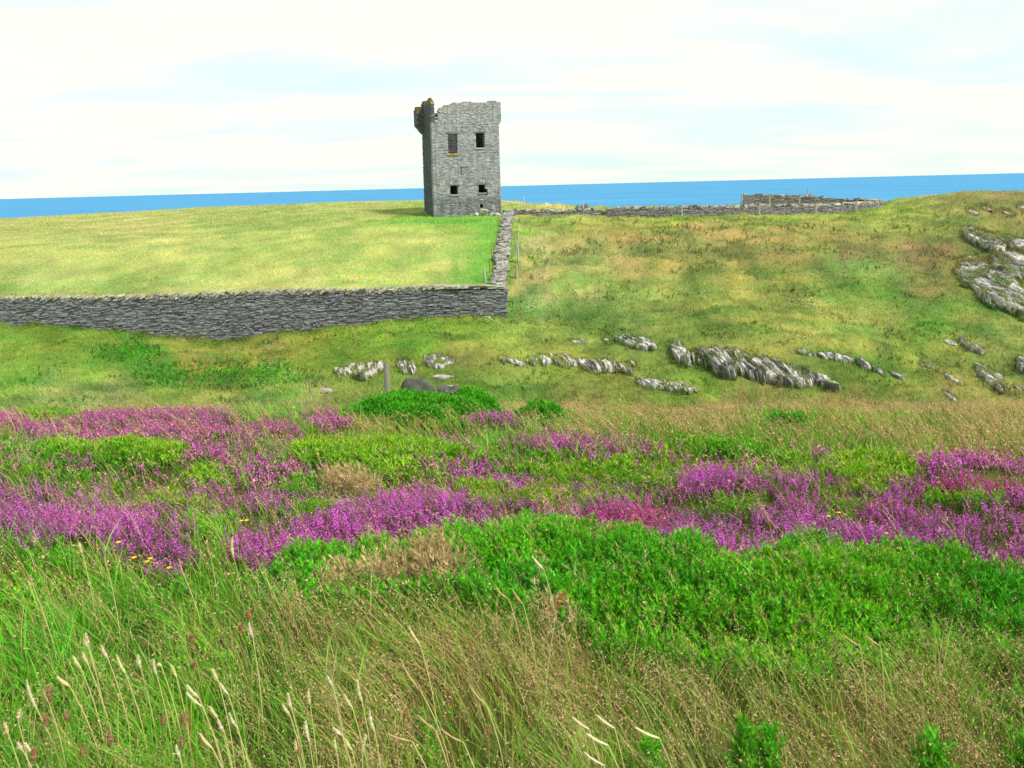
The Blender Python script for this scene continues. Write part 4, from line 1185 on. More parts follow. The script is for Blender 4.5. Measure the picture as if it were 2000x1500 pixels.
def gorse_temp(seed, n, l, w, base, H=0.055, dry=False):
    rr = np.random.default_rng(seed); P = []
    dx, dy = rr.normal(size=2) * 0.02; h = H * (0.7 + .6 * rr.random()); old = rr.random() < 0.18
    v, f = spike((dx * .5, dy * .5, -0.06), (dx, dy, h + .06), h + .06, 0.005, rr); P.append((v, f, np.asarray(base) * (.8 if dry else np.array([.9, .6, .6]))))
    for k in range(n):
        t = rr.random() ** 0.7; a = rr.random() * 2 * PI; c = np.asarray(base) * (0.7 + 0.6 * rr.random())
        if t > .7 and not dry: c = c * np.array([1.25 + .6 * rr.random(), 1.08, 1.1])
        if old and not dry: c = c * np.array([1.5, .8, 1.0])
        v, f = spike((dx * t, dy * t, h * t), (math.cos(a), math.sin(a), 0.25 + 1.5 * t), l * (0.7 + .6 * rr.random()), w, rr); P.append((v, f, c))
    return template(P)


GREEN_G = alb((82, 180, 32), 1.12)
T_H1 = [heather_temp(k, 5, 7 if k < 7 else 1, 0.0050, 7, 0.013, 0.0035) for k in range(10)]
T_H2 = [heather_temp(20 + k, 4, 3 if k < 6 else 0, 0.0082, 4, 0.020, 0.007) for k in range(9)]
T_G1 = [gorse_temp(40 + k, 20, 0.019, 0.0058, GREEN_G) for k in range(12)]
T_G2 = [gorse_temp(60 + k, 13, 0.030, 0.011, GREEN_G, 0.07) for k in range(10)]
T_D1 = [gorse_temp(80 + k, 18, 0.024, 0.0042, alb((196, 172, 122), 1.1), .075, True) for k in range(8)]

T_W = [gorse_temp(100 + k, 16, 0.034, 0.012, np.ones(3), 0.06, True) for k in range(8)]


def build_shelf():
    heath = MB(); grass = MB(); brown = MB(); low = MB(); dead = MB(); front = MB(); front_dead = MB(); roundb = MB(); clumps = {k: MB() for k in range(4)}
    CL = [(1760, 2030, 872, 934), (580, 712, 796, 845), (895, 1020, 786, 838), (1305, 1645, 892, 958)]
    for (y0, y1, d, T_h, T_g, sh, sg) in ((1.2, 6.2, 620, T_H1, T_G1, 1.0, 1.0), (6.2, 15.0, 300, T_H2, T_G2, 1.15, 1.25)):
        # heather
        x, y = sample(y0, y1, d * 1.15); z = G(x, y); h, g, dd, b = zones(x, y, z)
        keep = RNG.random(len(x)) < h ** 1.1 * 0.92 * sstep(.25, .60, fbm(x / .32, y / .26, 101, 4))
        x, y, z = x[keep], y[keep], z[keep]
        u, v = near_u(x, y, z + .1)
        hue = fbm(x / 0.9, y / 0.7, 111, 3)[:, None]
        mag = sstep(0.0, 1.0, np.clip(1 - np.hypot((u - 1230) / 130, (v - 1015) / 34), 0, 1) * 1.6 + np.clip(1 - np.hypot((u - 1920) / 130, (v - 948) / 24), 0, 1) * 1.6)[:, None]
        far = sstep(5.0, 9.0, y)[:, None]
        cm = (1 + (hue - .5) * np.array([0.7, 0.3, 0.5])) * (0.75 + 0.6 * RNG.random((len(x), 1)))
        dull = (RNG.random((len(x), 1)) < 0.22 + .5 * (1 - h[keep][:, None]) + .16 * (u < 700)[:, None]) * RNG.random((len(x), 1)); cm = cm * (1 - dull * np.array([.35, -.15, .55]))
        cm = cm * (1 + mag * np.array([0.12, -0.30, -0.30])) * (1.18 - far * np.array([0.10, -0.12, 0.28]))
        sc = sh * (0.62 + 0.42 * RNG.random(len(x)))
        cl = np.full(len(x), -1)
        for k, (a, b_, c_, e) in enumerate(CL): cl[(u > a) & (u < b_) & (v > c_) & (v < e) & (y > 5.2)] = k
        for k in range(-1, 4):
            s = cl == k; mb = heath if k < 0 else clumps[k]
            scatter(mb, T_h, x[s], y[s], z[s] - 0.02, sc[s], cm[s], 0.15, 0.3)
        # gorse, low and mounded
        x, y = sample(y0, y1, d * 3.6); z = G(x, y); h, g, dd, b = zones(x, y, z)
        gp = fbm(x / .35, y / .35, 131, 3); keep = RNG.random(len(x)) < np.where(g < .5, g * 3.2 * sstep(.56, .70, gp), g * (0.5 + 0.8 * gp)); x, y, z, g = x[keep], y[keep], z[keep], g[keep]
        u, v = near_u(x, y, z + .1)
        lump = fbm(x / .16, y / .16, 141, 3); zz = z + 0.03 + (0.22 * lump * g) * np.where(y > 8, .6, 1) - 0.05 * RNG.random(len(x))
        cm = (0.78 + 0.5 * fbm(x / .5, y / .4, 151, 3)[:, None]) * np.where((v < 1008)[:, None], np.array([[1.4, 0.85, .95]]), np.array([[1.12, 1.0, .9]])) * (0.8 + 0.4 * RNG.random((len(x), 1))) * (1 + (fbm(x / .8, y / .6, 161, 3)[:, None] - .42) * np.array([1.9, 0.5, 0.5]))
        sc = sg * (0.8 + 0.5 * RNG.random(len(x)))
        isfront = (v > 1008) & (u > 520) & (v < 1345) & (y < 6); isround = (u > 610) & (u < 990) & (v > 750) & (v < 830) & (y > 9)
        for s, mb in ((isfront, front), (~isfront, low)):
            scatter(mb, T_g, x[s], y[s], zz[s], sc[s], cm[s], 0.08, 0.35)
            tw = s & (RNG.random(len(x)) < .05); scatter(front_dead if mb is front else dead, T_D1, x[tw], y[tw], zz[tw] + .01, sc[tw] * .9, (.5 + .6 * RNG.random((tw.sum(), 1))) * np.ones((tw.sum(), 3)), .2, .7)
        # a second, lower layer so that the bush is deep
        s = isfront & (RNG.random(len(x)) < .6); scatter(front, T_g, x[s], y[s], zz[s] - 0.09, sc[s], cm[s] * .9, 0.0, 0.6)
        # dead gorse
        x, y = sample(y0, y1, d * 4.5); z = G(x, y); h, g, dd, b = zones(x, y, z); keep = RNG.random(len(x)) < dd * .9; x, y, z = x[keep], y[keep], z[keep]
        u, v = near_u(x, y, z + .1); isf = (v > 1060)
        for s, mb in ((isf, front_dead), (~isf, dead)):
            n = s.sum(); scatter(mb, T_D1, x[s], y[s], z[s] + 0.05 + 0.20 * fbm(x[s] / .2, y[s] / .2, 5, 2), sg * (0.8 + .5 * RNG.random(n)), (0.6 + .7 * RNG.random((n, 1))) * np.ones((n, 3)), 0.1, 0.7)

    # grasses
    for (y0, y1, d, w0) in ((1.15, 2.4, 5200, 0.0031), (2.4, 3.6, 3700, 0.0036), (3.6, 5.2, 1700, 0.0044), (5.2, 8.0, 1000, 0.0062), (8.0, 11.0, 800, 0.009), (11.0, 15.5, 520, 0.013)):
        x, y = sample(y0, y1, d); z = G(x, y); h, g, dd, b = zones(x, y, z)
        occ = np.clip(np.maximum(np.maximum(h, g * 1.15), dd) * 1.05, 0, .965)
        tuft = fbm(x / .22, y / .22, 171, 3)
        keep = RNG.random(len(x)) < (1 - occ) * (0.38 + 1.5 * np.clip((tuft - .32) * 2.2, 0, 1)); x, y, z, b, tuft, occ = [q[keep] for q in (x, y, z, b, tuft, occ)]
        n = len(x)
        mean = tint(x, y, z, 1.0) * 1.2
        kind = RNG.random(n)
        c = mean * (0.55 + 1.0 * RNG.random((n, 1)))
        gr = kind < (0.74 - 0.34 * b); c[gr] = c[gr] * np.array([0.55, 1.12, 0.42])
        st = kind > (0.95 - 0.22 * b); c[st] = alb((206, 188, 128), 1.15) * (0.6 + .6 * RNG.random((st.sum(), 1)))
        rd = (kind > 0.5) & (kind < 0.5 + 0.12 * b); c[rd] = alb((170, 122, 80), 1.2) * (0.6 + .6 * RNG.random((rd.sum(), 1)))
        hh = (0.09 + 0.19 * RNG.random(n) ** 1.4) * (0.6 + 0.65 * tuft) * np.where(occ > .4, .8, 1.0) * (1 + 0.25 * b)
        wl = fbm(x / .5, y / .5, 175, 2)
        wd = w0 * (0.6 + 0.8 * RNG.random(n)) * np.where(gr & (RNG.random(n) < .3), 1.9, 1.0)
        add_blades(grass, x, y, z, hh, wd, (wl - .25) * (0.7 + 0.5 * b) + 0.3 * RNG.random(n) * b, c, 3, 0.85)
    # bent grass: hair-thin stems carrying a haze of brown spikelets
    for (y0, y1, d, w0, ns, r) in ((1.3, 3.2, 1500, 0.0016, 22, 0.0034), (3.2, 5.5, 700, 0.0024, 15, 0.0052), (5.5, 9.0, 420, 0.004, 10, 0.009), (9.0, 15.0, 330, 0.008, 7, 0.0095)):
        x, y = sample(y0, y1, d); z = G(x, y); h, g, dd, b = zones(x, y, z)
        cl = fbm(x / .6, y / .5, 181, 3)
        keep = RNG.random(len(x)) < np.clip(0.05 + 0.80 * b * (1 - .9 * np.maximum(g, h)) * sstep(.25, .55, cl) + 0.06 * (y < 6) * (1 - np.clip(1.6 * np.maximum(g, h), 0, 1)), 0, 1); x, y, z = x[keep], y[keep], z[keep]; n = len(x)
        if not n: continue
        hh = (0.21 + 0.16 * RNG.random(n)) * np.where(y > 8, 1.1, 1); col = alb((196, 170, 112), 1.0) * (0.7 + .6 * RNG.random((n, 1))); col[RNG.random(n) < .35] = alb((160, 166, 76), 1.0); col = col * np.where((y > 8)[:, None], np.array([[.82, .74, .72]]), 1.0)
        tip, dv = add_blades(brown, x, y, z, hh, w0 * np.ones(n), 0.45 + 0.45 * RNG.random(n), col, 4, 0.3)
        pc = alb((196, 160, 124), 1.0) * (0.7 + .6 * RNG.random((n, 1)))
        for k in range(ns):
            t = (0.60 + 0.40 * RNG.random(n))[:, None]; base = np.stack([x, y, z], 1)
            bz = (0.16 * np.minimum((dv ** 2).sum(1), 2))[:, None]
            c0 = base + np.concatenate([dv * hh[:, None] * t * t, hh[:, None] * (t - bz * t * t)], 1)
            off = RNG.normal(size=(n, 3)) * (0.014 + 0.02 * (1 - (t - .6) / .4)) * np.array([1, 1, .7])
            p = c0 + off; s1 = RNG.normal(size=(n, 3)) * r; s2 = RNG.normal(size=(n, 3)) * r
            V = np.stack([p, p + s1, p + s2], 1); brown.add(V.reshape(-1, 3), (np.arange(n) * 3)[:, None] + np.array([[0, 1, 2]]), np.repeat(pc[:, None], 3, 1).reshape(-1, 3))

    tag(heath.build('heather', M_FLOWER), 'purple flowering heather carpet across the foreground shelf', 'heather', kind='stuff')
    tag(low.build('low_gorse_cover', M_GORSE), 'bright green low gorse growing between the heather patches', 'ground cover', kind='stuff')
    tag(dead.build('dead_undergrowth', M_DRY), 'patches of dead brown gorse among the heather', 'undergrowth', kind='stuff')
    tag(grass.build('grass', M_LEAF), 'long wind-bent green and tawny grass in the foreground', 'grass', kind='stuff')
    tag(brown.build('bent_grass', M_DRY), 'fine brown seeding grass stems blown to the left', 'grass', kind='stuff')
    p = hit(1250, 1150); o = empty('gorse_bush', p, 'wide bright green gorse mat in front of the heather, with dead brown patches', 'gorse')
    front.build('foliage', M_GORSE, o, p); q = front_dead.build('dead_branches', M_DRY, o, p); q['label'] = 'dead brown patches of the gorse mat'
    # domed bushes
    def dome(uc, hw, vb, vt, n, label, dp=0.55):
        p = hit(uc, vb, 4, 14); px = p[1] / F; a = hw * px; b = a * dp; yc = p[1] + b; zg = float(G(p[0], yc)); top = pt(uc, vt, yc)[2] - zg
        r = np.sqrt(RNG.random(n)); t = RNG.random(n) * 2 * PI; ex = r * np.cos(t); ey = r * np.sin(t)
        x = p[0] + ex * a; y = yc + ey * b; nz = fbm(x / .35, y / .35, 207, 3)
        hgt = np.clip(top, .15, .9) * np.sqrt(np.clip(1 - r ** 2.4, 0, 1)) * (0.62 + .62 * nz)
        z = np.minimum(G(x, y), zg + .1) + (hgt - .05) * (1 - 0.55 * RNG.random(n) ** 2.5)
        cm = (0.7 + 0.5 * fbm(x / .5, y / .4, 151, 3)[:, None]) * (0.75 + 0.45 * RNG.random((n, 1))) * np.array([.85, .95, .9])
        mb = MB(); scatter(mb, T_G2, x, y, z, 0.95 + .5 * RNG.random(n), cm, 0.05, .4)
        tag(mb.build('gorse_bush', M_GORSE, None, (p[0], yc, zg)), label, 'gorse')
    dome(800, 175, 850, 770, 4600, 'rounded dark green gorse bush in front of the two boulders')
    dome(1055, 58, 838, 787, 800, 'small gorse hump right of the bright pink heather clump')
    dome(1545, 48, 852, 806, 600, 'small gorse hump in the brown grass below the big rock face')
    dome(925, 60, 825, 764, 900, 'upright gorse clump at the right end of the rounded gorse bush')
    for k, (lab, u, v) in enumerate((('violet heather mound at the right edge before the brown grass', 1900, 905), ('small heather clump left of the round gorse bush', 645, 825), ('bright pink heather clump right below the round gorse bush', 955, 818), ('long violet heather mound right of centre behind the magenta patch', 1450, 930))):
        p = hit(u, v, 4); tag(clumps[k].build('heather_clump', M_FLOWER, None, p), lab, 'heather', 'heather clumps')


def build_far_grass():
    field = MB(); moor = TURF
    for (y0, y1, d, w0, h0) in ((15, 26, 20, 0.03, 0.2), (24, 30, 170, 0.020, 0.20), (30, 36, 150, 0.022, 0.18), (36, 43, 120, 0.026, 0.18), (43, 52, 80, 0.03, 0.19), (52, 64, 52, 0.036, 0.2), (64, 78, 36, 0.045, 0.2), (78, 97, 18, 0.055, 0.2)):
        x, y = sample(y0, y1, d, 0.74, 3.0); z = G(x, y)
        m = in_field(x, y); n = len(x)
        ok = ~((y > 41.9) & (y < 42.8) & (x < xr0)) & ~((np.abs(x - (side_right(y) - .42)) < 0.5) & (y > 42) & (y < 72.5))
        q = np.stack([x, y], 1) - FLc[:2]; a = q @ AXF; b_ = q @ AXI; ok &= ~((a > -0.1) & (a < 5.9) & (b_ > -.05) & (b_ < 5.9))
        ok &= ~((y > 77) & (y < 94) & (x > 24.5) & (x < 37) & (RNG.random(n) < .8))
        x, y, z, m = x[ok], y[ok], z[ok], m[ok]; n = len(x)
        c = tint(x, y, z, 1.0) * 1.02 * (0.6 + .9 * RNG.random((n, 1)))
        t = fbm(x / .8, y / .8, 191, 3)
        t2 = sstep(.42, .66, fbm(x / .45, y / .35, 195, 3)); hh = h0 * (0.35 + 0.7 * RNG.random(n)) * (0.35 + 0.9 * t + 0.7 * t2 * (m <= .5))
        inf = m > .5; gm = c.mean(1, keepdims=True); c = np.where(inf[:, None], (c * .88 + gm * .12) * 1.10, c)
        sw = inf & (RNG.random(n) < .28); c[sw] = alb((216, 206, 140), 1.2) * (0.7 + .5 * RNG.random((sw.sum(), 1)))
        for s, mb in ((m > .5, field), (m <= .5, moor)):
            add_blades(mb, x[s], y[s], z[s] - .02, hh[s], w0 * (0.6 + .8 * RNG.random(s.sum())), 0.1 + .5 * RNG.random(s.sum()), c[s], 2, 0.8)
    scrub = MB()
    for (y0, y1, d, sc0) in ((9, 15, 30, 1.4), (23, 33, 34, 2.2), (33, 44, 22, 2.6), (44, 60, 12, 3.4), (60, 84, 7, 4.2)):
        x, y = sample(y0, y1, d, 0.74, 3.0); z = G(x, y); m = in_field(x, y); u, v = near_u(x, y, z)
        q = fbm(x / 2.4, y / 1.5, 401, 4); q2 = fbm(x / .9, y / .7, 403, 3); n = len(x)
        viv = sstep(1.0, .3, np.hypot((u - 430) / 230, (v - 735) / 36)) + sstep(1.0, .4, np.hypot((u - 250) / 90, (v - 690) / 22)) + sstep(1, .4, np.hypot((u - 1806) / 20, (v - 640) / 12)) + sstep(1, .4, np.hypot((u - 1045) / 18, (v - 510) / 10))
        br = sstep(1.0, .3, np.hypot((u - 1400) / 420, (v - 470) / 50)) + sstep(1., .3, np.hypot((u - 1830) / 170, (v - 470) / 80))
        Z = zones(x, y, z); shelf = y < 15
        p = np.where(shelf, 0.9 * (q > .54) * (Z[3] < .45) * (1 - Z[0]) * (1 - Z[1]), np.clip(2.6 * viv + sstep(.57, .68, q) * .4 + .22 * br * sstep(.48, .62, q2), 0, 1))
        keep = (m < .3) & (RNG.random(n) < p) & ~((y > 41.4) & (y < 43.2)) & ~((np.abs(x - (side_right(y) - .42)) < 0.7) & (y > 41) & (y < 73)) & ~((y > 71) & (x > 0)); x, y, z, viv, br, q2, q = [t_[keep] for t_ in (x, y, z, viv, br, q2, q)]; n = len(x)
        base = tint(x, y, z, .6) / 1.2
        gr_ = np.array([.80, 1.05, .65]); bw_ = np.array([1.05, .86, 1.05])
        f = (q2 > .52)[:, None]; c = base * np.where(f, gr_, bw_) * (0.7 + .5 * RNG.random((n, 1)))
        vv = np.clip(viv, 0, 1)[:, None] * (RNG.random((n, 1)) < .85); c = c * (1 - vv) + alb((66, 164, 24), 1.1) * (0.6 + .7 * RNG.random((n, 1))) * vv
        scatter(scrub, T_W, x, y, z - .02, sc0 * (0.6 + .7 * RNG.random(n)), c, 0.1, .5)
    tag(scrub.build('moor_undergrowth', M_GORSE), 'low dark heath, bracken and rushes dotted over the slope', 'undergrowth', kind='stuff')
    n = 5200; x = pt(-420, 640, 42)[0] + RNG.random(n) * (xr0 + .3 - pt(-420, 640, 42)[0]); y = 41.96 - RNG.random(n) ** 2 * .5; hh = (.10 + .28 * RNG.random(n) ** 2) * (.4 + 1.2 * fbm(x / .7, y * 0, 501, 3))
    add_blades(moor, x, y, G(x, y) - .02, hh, .022 * (.6 + .8 * RNG.random(n)), .1 + .4 * RNG.random(n), tint(x, y, G(x, y), 1.0) / 1.15 * (.6 + .8 * RNG.random((n, 1))), 2, .7)
    tag(field.build('field_grass', M_LEAF), 'pale yellow-green hay grass inside the walled field', 'grass', kind='stuff')
    tag(moor.build('moor_grass', M_LEAF), 'short tufted grass over the moor and rocky slope', 'grass', kind='stuff')
    # flowers too many and too small to count
    fl = MB()
    def specks(u0, u1, v0, v1, n, col, r=2.2, hpx=10, cl=None):
        for _ in range(n):
            u = u0 + (u1 - u0) * RNG.random(); v = v0 + (v1 - v0) * RNG.random()
            if cl is not None and RNG.random() > cl(u, v): continue
            p = hit(u, v, 16, 100); px = p[1] / F; rr = r * px * (0.6 + .6 * RNG.random()); h = (0.12 + .14 * RNG.random())
            c = p + np.array([0, 0, h]); V = [c + np.array([rr * math.cos(k * PI / 3), rr * math.sin(k * PI / 3) * .9, rr * .35 * (k % 2)]) for k in range(6)] + [c + np.array([0, 0, -rr * .5])]
            fl.add(V, [[k, (k + 1) % 6, 6] for k in range(6)], alb(col, 1.2))
            fl.add([c + np.array([-.006, 0, 0]), c + np.array([.006, 0, 0]), p], [[0, 1, 2]], alb((90, 120, 40)))
    yel = (236, 200, 30); wh = (238, 238, 228)
    specks(560, 760, 640, 690, 120, yel, 1.6); specks(760, 1000, 620, 650, 70, yel, 1.6); specks(20, 350, 660, 760, 50, yel, 1.4); specks(400, 650, 690, 760, 35, yel, 1.4)
    specks(1060, 1330, 690, 760, 45, yel, 1.5); specks(880, 960, 735, 770, 25, yel, 1.7); specks(1010, 1020, 614, 630, 14, yel, 1.8); specks(1150, 1800, 560, 770, 60, (220, 200, 60), 1.2)
    specks(380, 470, 655, 670, 16, wh, 2.4); specks(935, 962, 622, 634, 9, wh, 2.6); specks(1028, 1050, 596, 612, 9, wh, 2.4); specks(1540, 1620, 590, 608, 34, wh, 1.8); specks(1360, 1380, 570, 590, 8, wh, 1.8)
    specks(1000, 1400, 570, 640, 22, wh, 1.4); specks(480, 570, 725, 765, 18, (220, 220, 196), 1.8); specks(1400, 1700, 540, 760, 24, wh, 1.3); specks(520, 560, 670, 690, 6, wh, 2.0)
    tag(fl.build('wildflowers', M_FLOWER), 'scattered white and yellow wildflowers in the turf', 'wildflowers', kind='stuff')


# ------------------------------------------------------------------ single stalks of the foreground
def tube(mb, pts, rad, col, n=5):
    pts = np.array(pts, float); K = len(pts); V = []
    for k in range(K):
        d = pts[min(k + 1, K - 1)] - pts[max(k - 1, 0)]; d /= np.linalg.norm(d) + 1e-9
        a = np.cross(d, [0.3, 0.9, 0.1]); a /= np.linalg.norm(a) + 1e-9; b = np.cross(d, a); r = rad[k] if hasattr(rad, '__len__') else rad
        for q in range(n): V.append(pts[k] + (a * math.cos(2 * PI * q / n) + b * math.sin(2 * PI * q / n)) * r)
    f = [[k * n + q, k * n + (q + 1) % n, (k + 1) * n + (q + 1) % n, (k + 1) * n + q] for k in range(K - 1) for q in range(n)]
    mb.add(V, f, np.asarray(col))


def stalk(u0, v0, u1, v1, col, name, label, cat, group, wpx=9.0, back=0.80, foot=None, fuzzy=True, stemcol=(214, 206, 140)):
    """head from pixel (u0,v0) tip to (u1,v1) neck, on a stem rooted in the turf"""
    g = hit(u1, min(v1, 1480)); Y = g[1] * back if v1 < 1480 else 1.75
    top = pt(u0, v0, Y); neck = pt(u1, v1, Y); du = (u1 - u0) * 0.8
    f = np.array([neck[0] + (neck[0] - top[0]) * 1.2 + (RNG.random() - .5) * .05, Y + 0.03, 0]); f[2] = G(f[0], f[1]) - .02
    root = empty(name, f, label, cat, group)
    P = []
    for k in range(9):
        t = k / 8; a = f * (1 - t) + neck * t; bow = (neck - f) * 0; P.append(a + np.array([(top[0] - neck[0]) * -0.25 * math.sin(t * PI), 0.015 * math.sin(t * PI), 0]))
    mb = MB(); tube(mb, P, 0.0017, alb(stemcol, 0.95), 5); mb.build('stem', M_DRY, root, f)
    L = np.linalg.norm(top - neck); r = wpx * Y / F / 2; K = 12; Q = []; R = []
    ax = (top - neck) / (L + 1e-9); side = np.cross(ax, [0, 1, 0])
    for k in range(K):
        t = k / (K - 1); Q.append(neck + (top - neck) * t + side * 0.05 * L * math.sin(t * PI)); R.append(max(0.0006, r * (0.75 + .5 * RNG.random()) * (math.sin(PI * (0.10 + 0.86 * t)) ** 0.7) * (0.85 + .3 * RNG.random())))
    mb = MB(); tube(mb, Q, R, alb(col, 1.1), 7)
    nh = 150 if fuzzy else 40
    for k in range(nh):
        t = RNG.random(); i = int(t * (K - 1)); c = np.array(Q[i]); a = RNG.normal(size=3); a -= ax * (a @ ax); a /= np.linalg.norm(a) + 1e-9
        b = c + a * R[i] * .8; tip = c + a * R[i] * (1.35 + .8 * RNG.random()) + ax * r * 1.5; s = np.cross(a, ax) * r * 0.22
        mb.add([b - s, b + s, tip], [[0, 1, 2]], alb(col, 1.1) * (0.75 + .5 * RNG.random()))
    mb.build('seed_head', M_DRY, root, f)


PALE = [(52, 1326, 72, 1385), (165, 1250, 172, 1265), (143, 1282, 158, 1305), (162, 1274, 172, 1298), (198, 1260, 210, 1285), (228, 1278, 245, 1315), (270, 1280, 275, 1305), (310, 1298, 315, 1300), (415, 1305, 427, 1332), (430, 1334, 446, 1356),
        (365, 1338, 388, 1362), (364, 1352, 395, 1380), (410, 1380, 425, 1402), (426, 1405, 438, 1430), (448, 1392, 462, 1420), (563, 1354, 570, 1386), (552, 1375, 566, 1396), (603, 1345, 606, 1378), (598, 1408, 604, 1448), (672, 1355, 688, 1382),
        (698, 1328, 708, 1372), (652, 1422, 668, 1436), (674, 1442, 688, 1466), (722, 1388, 732, 1430), (654, 1440, 658, 1470), (716, 1436, 708, 1472), (578, 1448, 580, 1470), (798, 1222, 820, 1258), (344, 1455, 352, 1480), (112, 1322, 136, 1340),
        (40, 1385, 36, 1412), (487, 1218, 494, 1246), (155, 1060, 160, 1080), (454, 1048, 456, 1088), (1040, 1086, 1062, 1112), (10, 1412, 16, 1434), (35, 1450, 46, 1468), (50, 1452, 62, 1470), (390, 1432, 415, 1462), (1118, 1400, 1150, 1424), (1165, 1396, 1200, 1422),
        (1145, 1432, 1188, 1456), (1140, 1468, 1180, 1495), (1240, 1420, 1288, 1442), (168, 1238, 174, 1262), (336, 1300, 345, 1322), (300, 1288, 306, 1318), (640, 1320, 650, 1340)]
TAN = [(85, 1345, 96, 1375), (780, 1282, 822, 1350), (915, 1335, 950, 1378), (815, 1395, 850, 1425), (862, 1424, 905, 1450), (755, 1432, 805, 1448), (1646, 1238, 1680, 1262), (1000, 1150, 1022, 1180), (968, 1148, 995, 1172), (60, 1120, 66, 1150), (205, 1080, 212, 1118), (350, 1090, 362, 1130),
       (1690, 1240, 1720, 1262), (405, 1060, 412, 1090)]
BROWNH = [(95, 1340, 100, 1370), (88, 1395, 92, 1420), (130, 1390, 132, 1412), (140, 1455, 142, 1480), (160, 1462, 164, 1478), (248, 1385, 248, 1402), (318, 1400, 320, 1420), (358, 1395, 360, 1415), (355, 1440, 357, 1462), (410, 1232, 412, 1250), (374, 1242, 376, 1258),
          (444, 1290, 446, 1302), (470, 1220, 474, 1236), (484, 1196, 490, 1210), (378, 1296, 378, 1304), (546, 1290, 548, 1300), (214, 1430, 216, 1456), (300, 1440, 300, 1462), (585, 1462, 585, 1478), (795, 1385, 790, 1402), (954, 1418, 955, 1436), (20, 1355, 22, 1372), (66, 1462, 70, 1490), (240, 1262, 244, 1278)]


def build_stalks():
    for k, (a, b, c, d) in enumerate(PALE):
        stalk(a, b, c, d, (238 - 14 * RNG.random(), 228 - 16 * RNG.random(), 194 - 34 * RNG.random()), 'grass_stalk', 'pale fluffy seed head on a thin stem above the foreground grass', 'grass stalk', 'pale seed heads', wpx=5.4 + 2.0 * RNG.random())
    for (a, b, c, d) in TAN:
        stalk(a, b, c, d, (206, 178, 124), 'tawny_stalk', 'drooping tawny seed head on a thin stem in the foreground grass', 'grass stalk', 'tawny seed heads', wpx=4.2, fuzzy=True)
    for (a, b, c, d) in BROWNH[::2] + BROWNH[1::6]:
        stalk(a, b, c, d, (176, 138, 98), 'plantain', 'small dark brown seed head on a stalk at the lower left', 'plantain', 'brown seed heads', wpx=7 + 4 * RNG.random(), fuzzy=True, stemcol=(150, 160, 80))
    stalk(1104, 1156, 1088, 1190, (184, 146, 84), 'plantain', 'tall plantain stalk with orange-brown head standing alone before the gorse mat', 'plantain', None, wpx=11, back=0.74, stemcol=(186, 200, 140))
    # yellow flowers in the heather
    for k, (u, v) in enumerate(((1619, 1009), (1639, 1002), (1757, 1072), (1778, 1064), (1799, 1070), (1766, 1085), (1612, 1048), (1731, 1042), (472, 1018), (482, 1017), (294, 1092), (288, 1098), (330, 1110), (262, 1090), (232, 1060))):
        g = hit(u, v + 26); Y = g[1] * .97; c = pt(u, v, Y); f = np.array([c[0] + .01, Y, G(c[0], Y) - .01]); root = empty('yellow_flower', f, 'small yellow flower poking out of the purple heather', 'flower', 'yellow flowers in the heather')
        mb = MB(); tube(mb, [f, (f + c) / 2 + np.array([.006, 0, 0]), c], 0.0018, alb((100, 130, 50))); mb.build('stem', M_LEAF, root, f)
        mb = MB()
        for q in range(11):
            a = q * 2 * PI / 11; d = np.array([math.cos(a), math.sin(a), .35]); s = np.array([-math.sin(a), math.cos(a), 0]) * .004
            mb.add([c, c + d * .010 + s, c + d * .016, c + d * .010 - s], [[0, 1, 2, 3]], alb((250, 206, 20), 1.1))
        mb.build('petal', M_FLOWER, root, f)
    # young gorse shoots among the tawny grass at the bottom
    for k, (u, vt, vb, wpx, lab) in enumerate(((1248, 1438, 1500, 22, 'single upright green gorse shoot at the bottom right of centre'), (1412, 1402, 1480, 46, 'wide green gorse sprig in tawny grass at the bottom'), (1455, 1412, 1470, 30, 'narrow green gorse sprig right of the wide sprig'), (1745, 1450, 1500, 60, 'low green gorse sprig at the bottom between two taller sprigs'), (1905, 1432, 1500, 44, 'tall green gorse sprig near the bottom right corner'))):
        p = hit(u, min(vb, 1490)); mb = MB(); n = int(wpx * 3.2); h = 0.14; w = wpx * p[1] / F / 2
        x = p[0] + RNG.normal(size=n) * w * .6; y = p[1] - .25 + RNG.normal(size=n) * w * .6; zt_ = pt(u, vt, p[1] - .25)[2] - G(p[0], p[1] - .25); z = G(x, y) + 0.03 + .8 * max(.15, zt_) * RNG.random(n) * np.exp(-((x - p[0]) / (w * 1.2)) ** 2)
        scatter(mb, T_G1, x, y, z, 0.9 + .4 * RNG.random(n), 0.8 + .4 * RNG.random((n, 1)) * np.ones((n, 3)), 0.05, .3)
        tag(mb.build('gorse_sprig', M_GORSE, None, p), lab, 'gorse', 'young gorse sprigs')


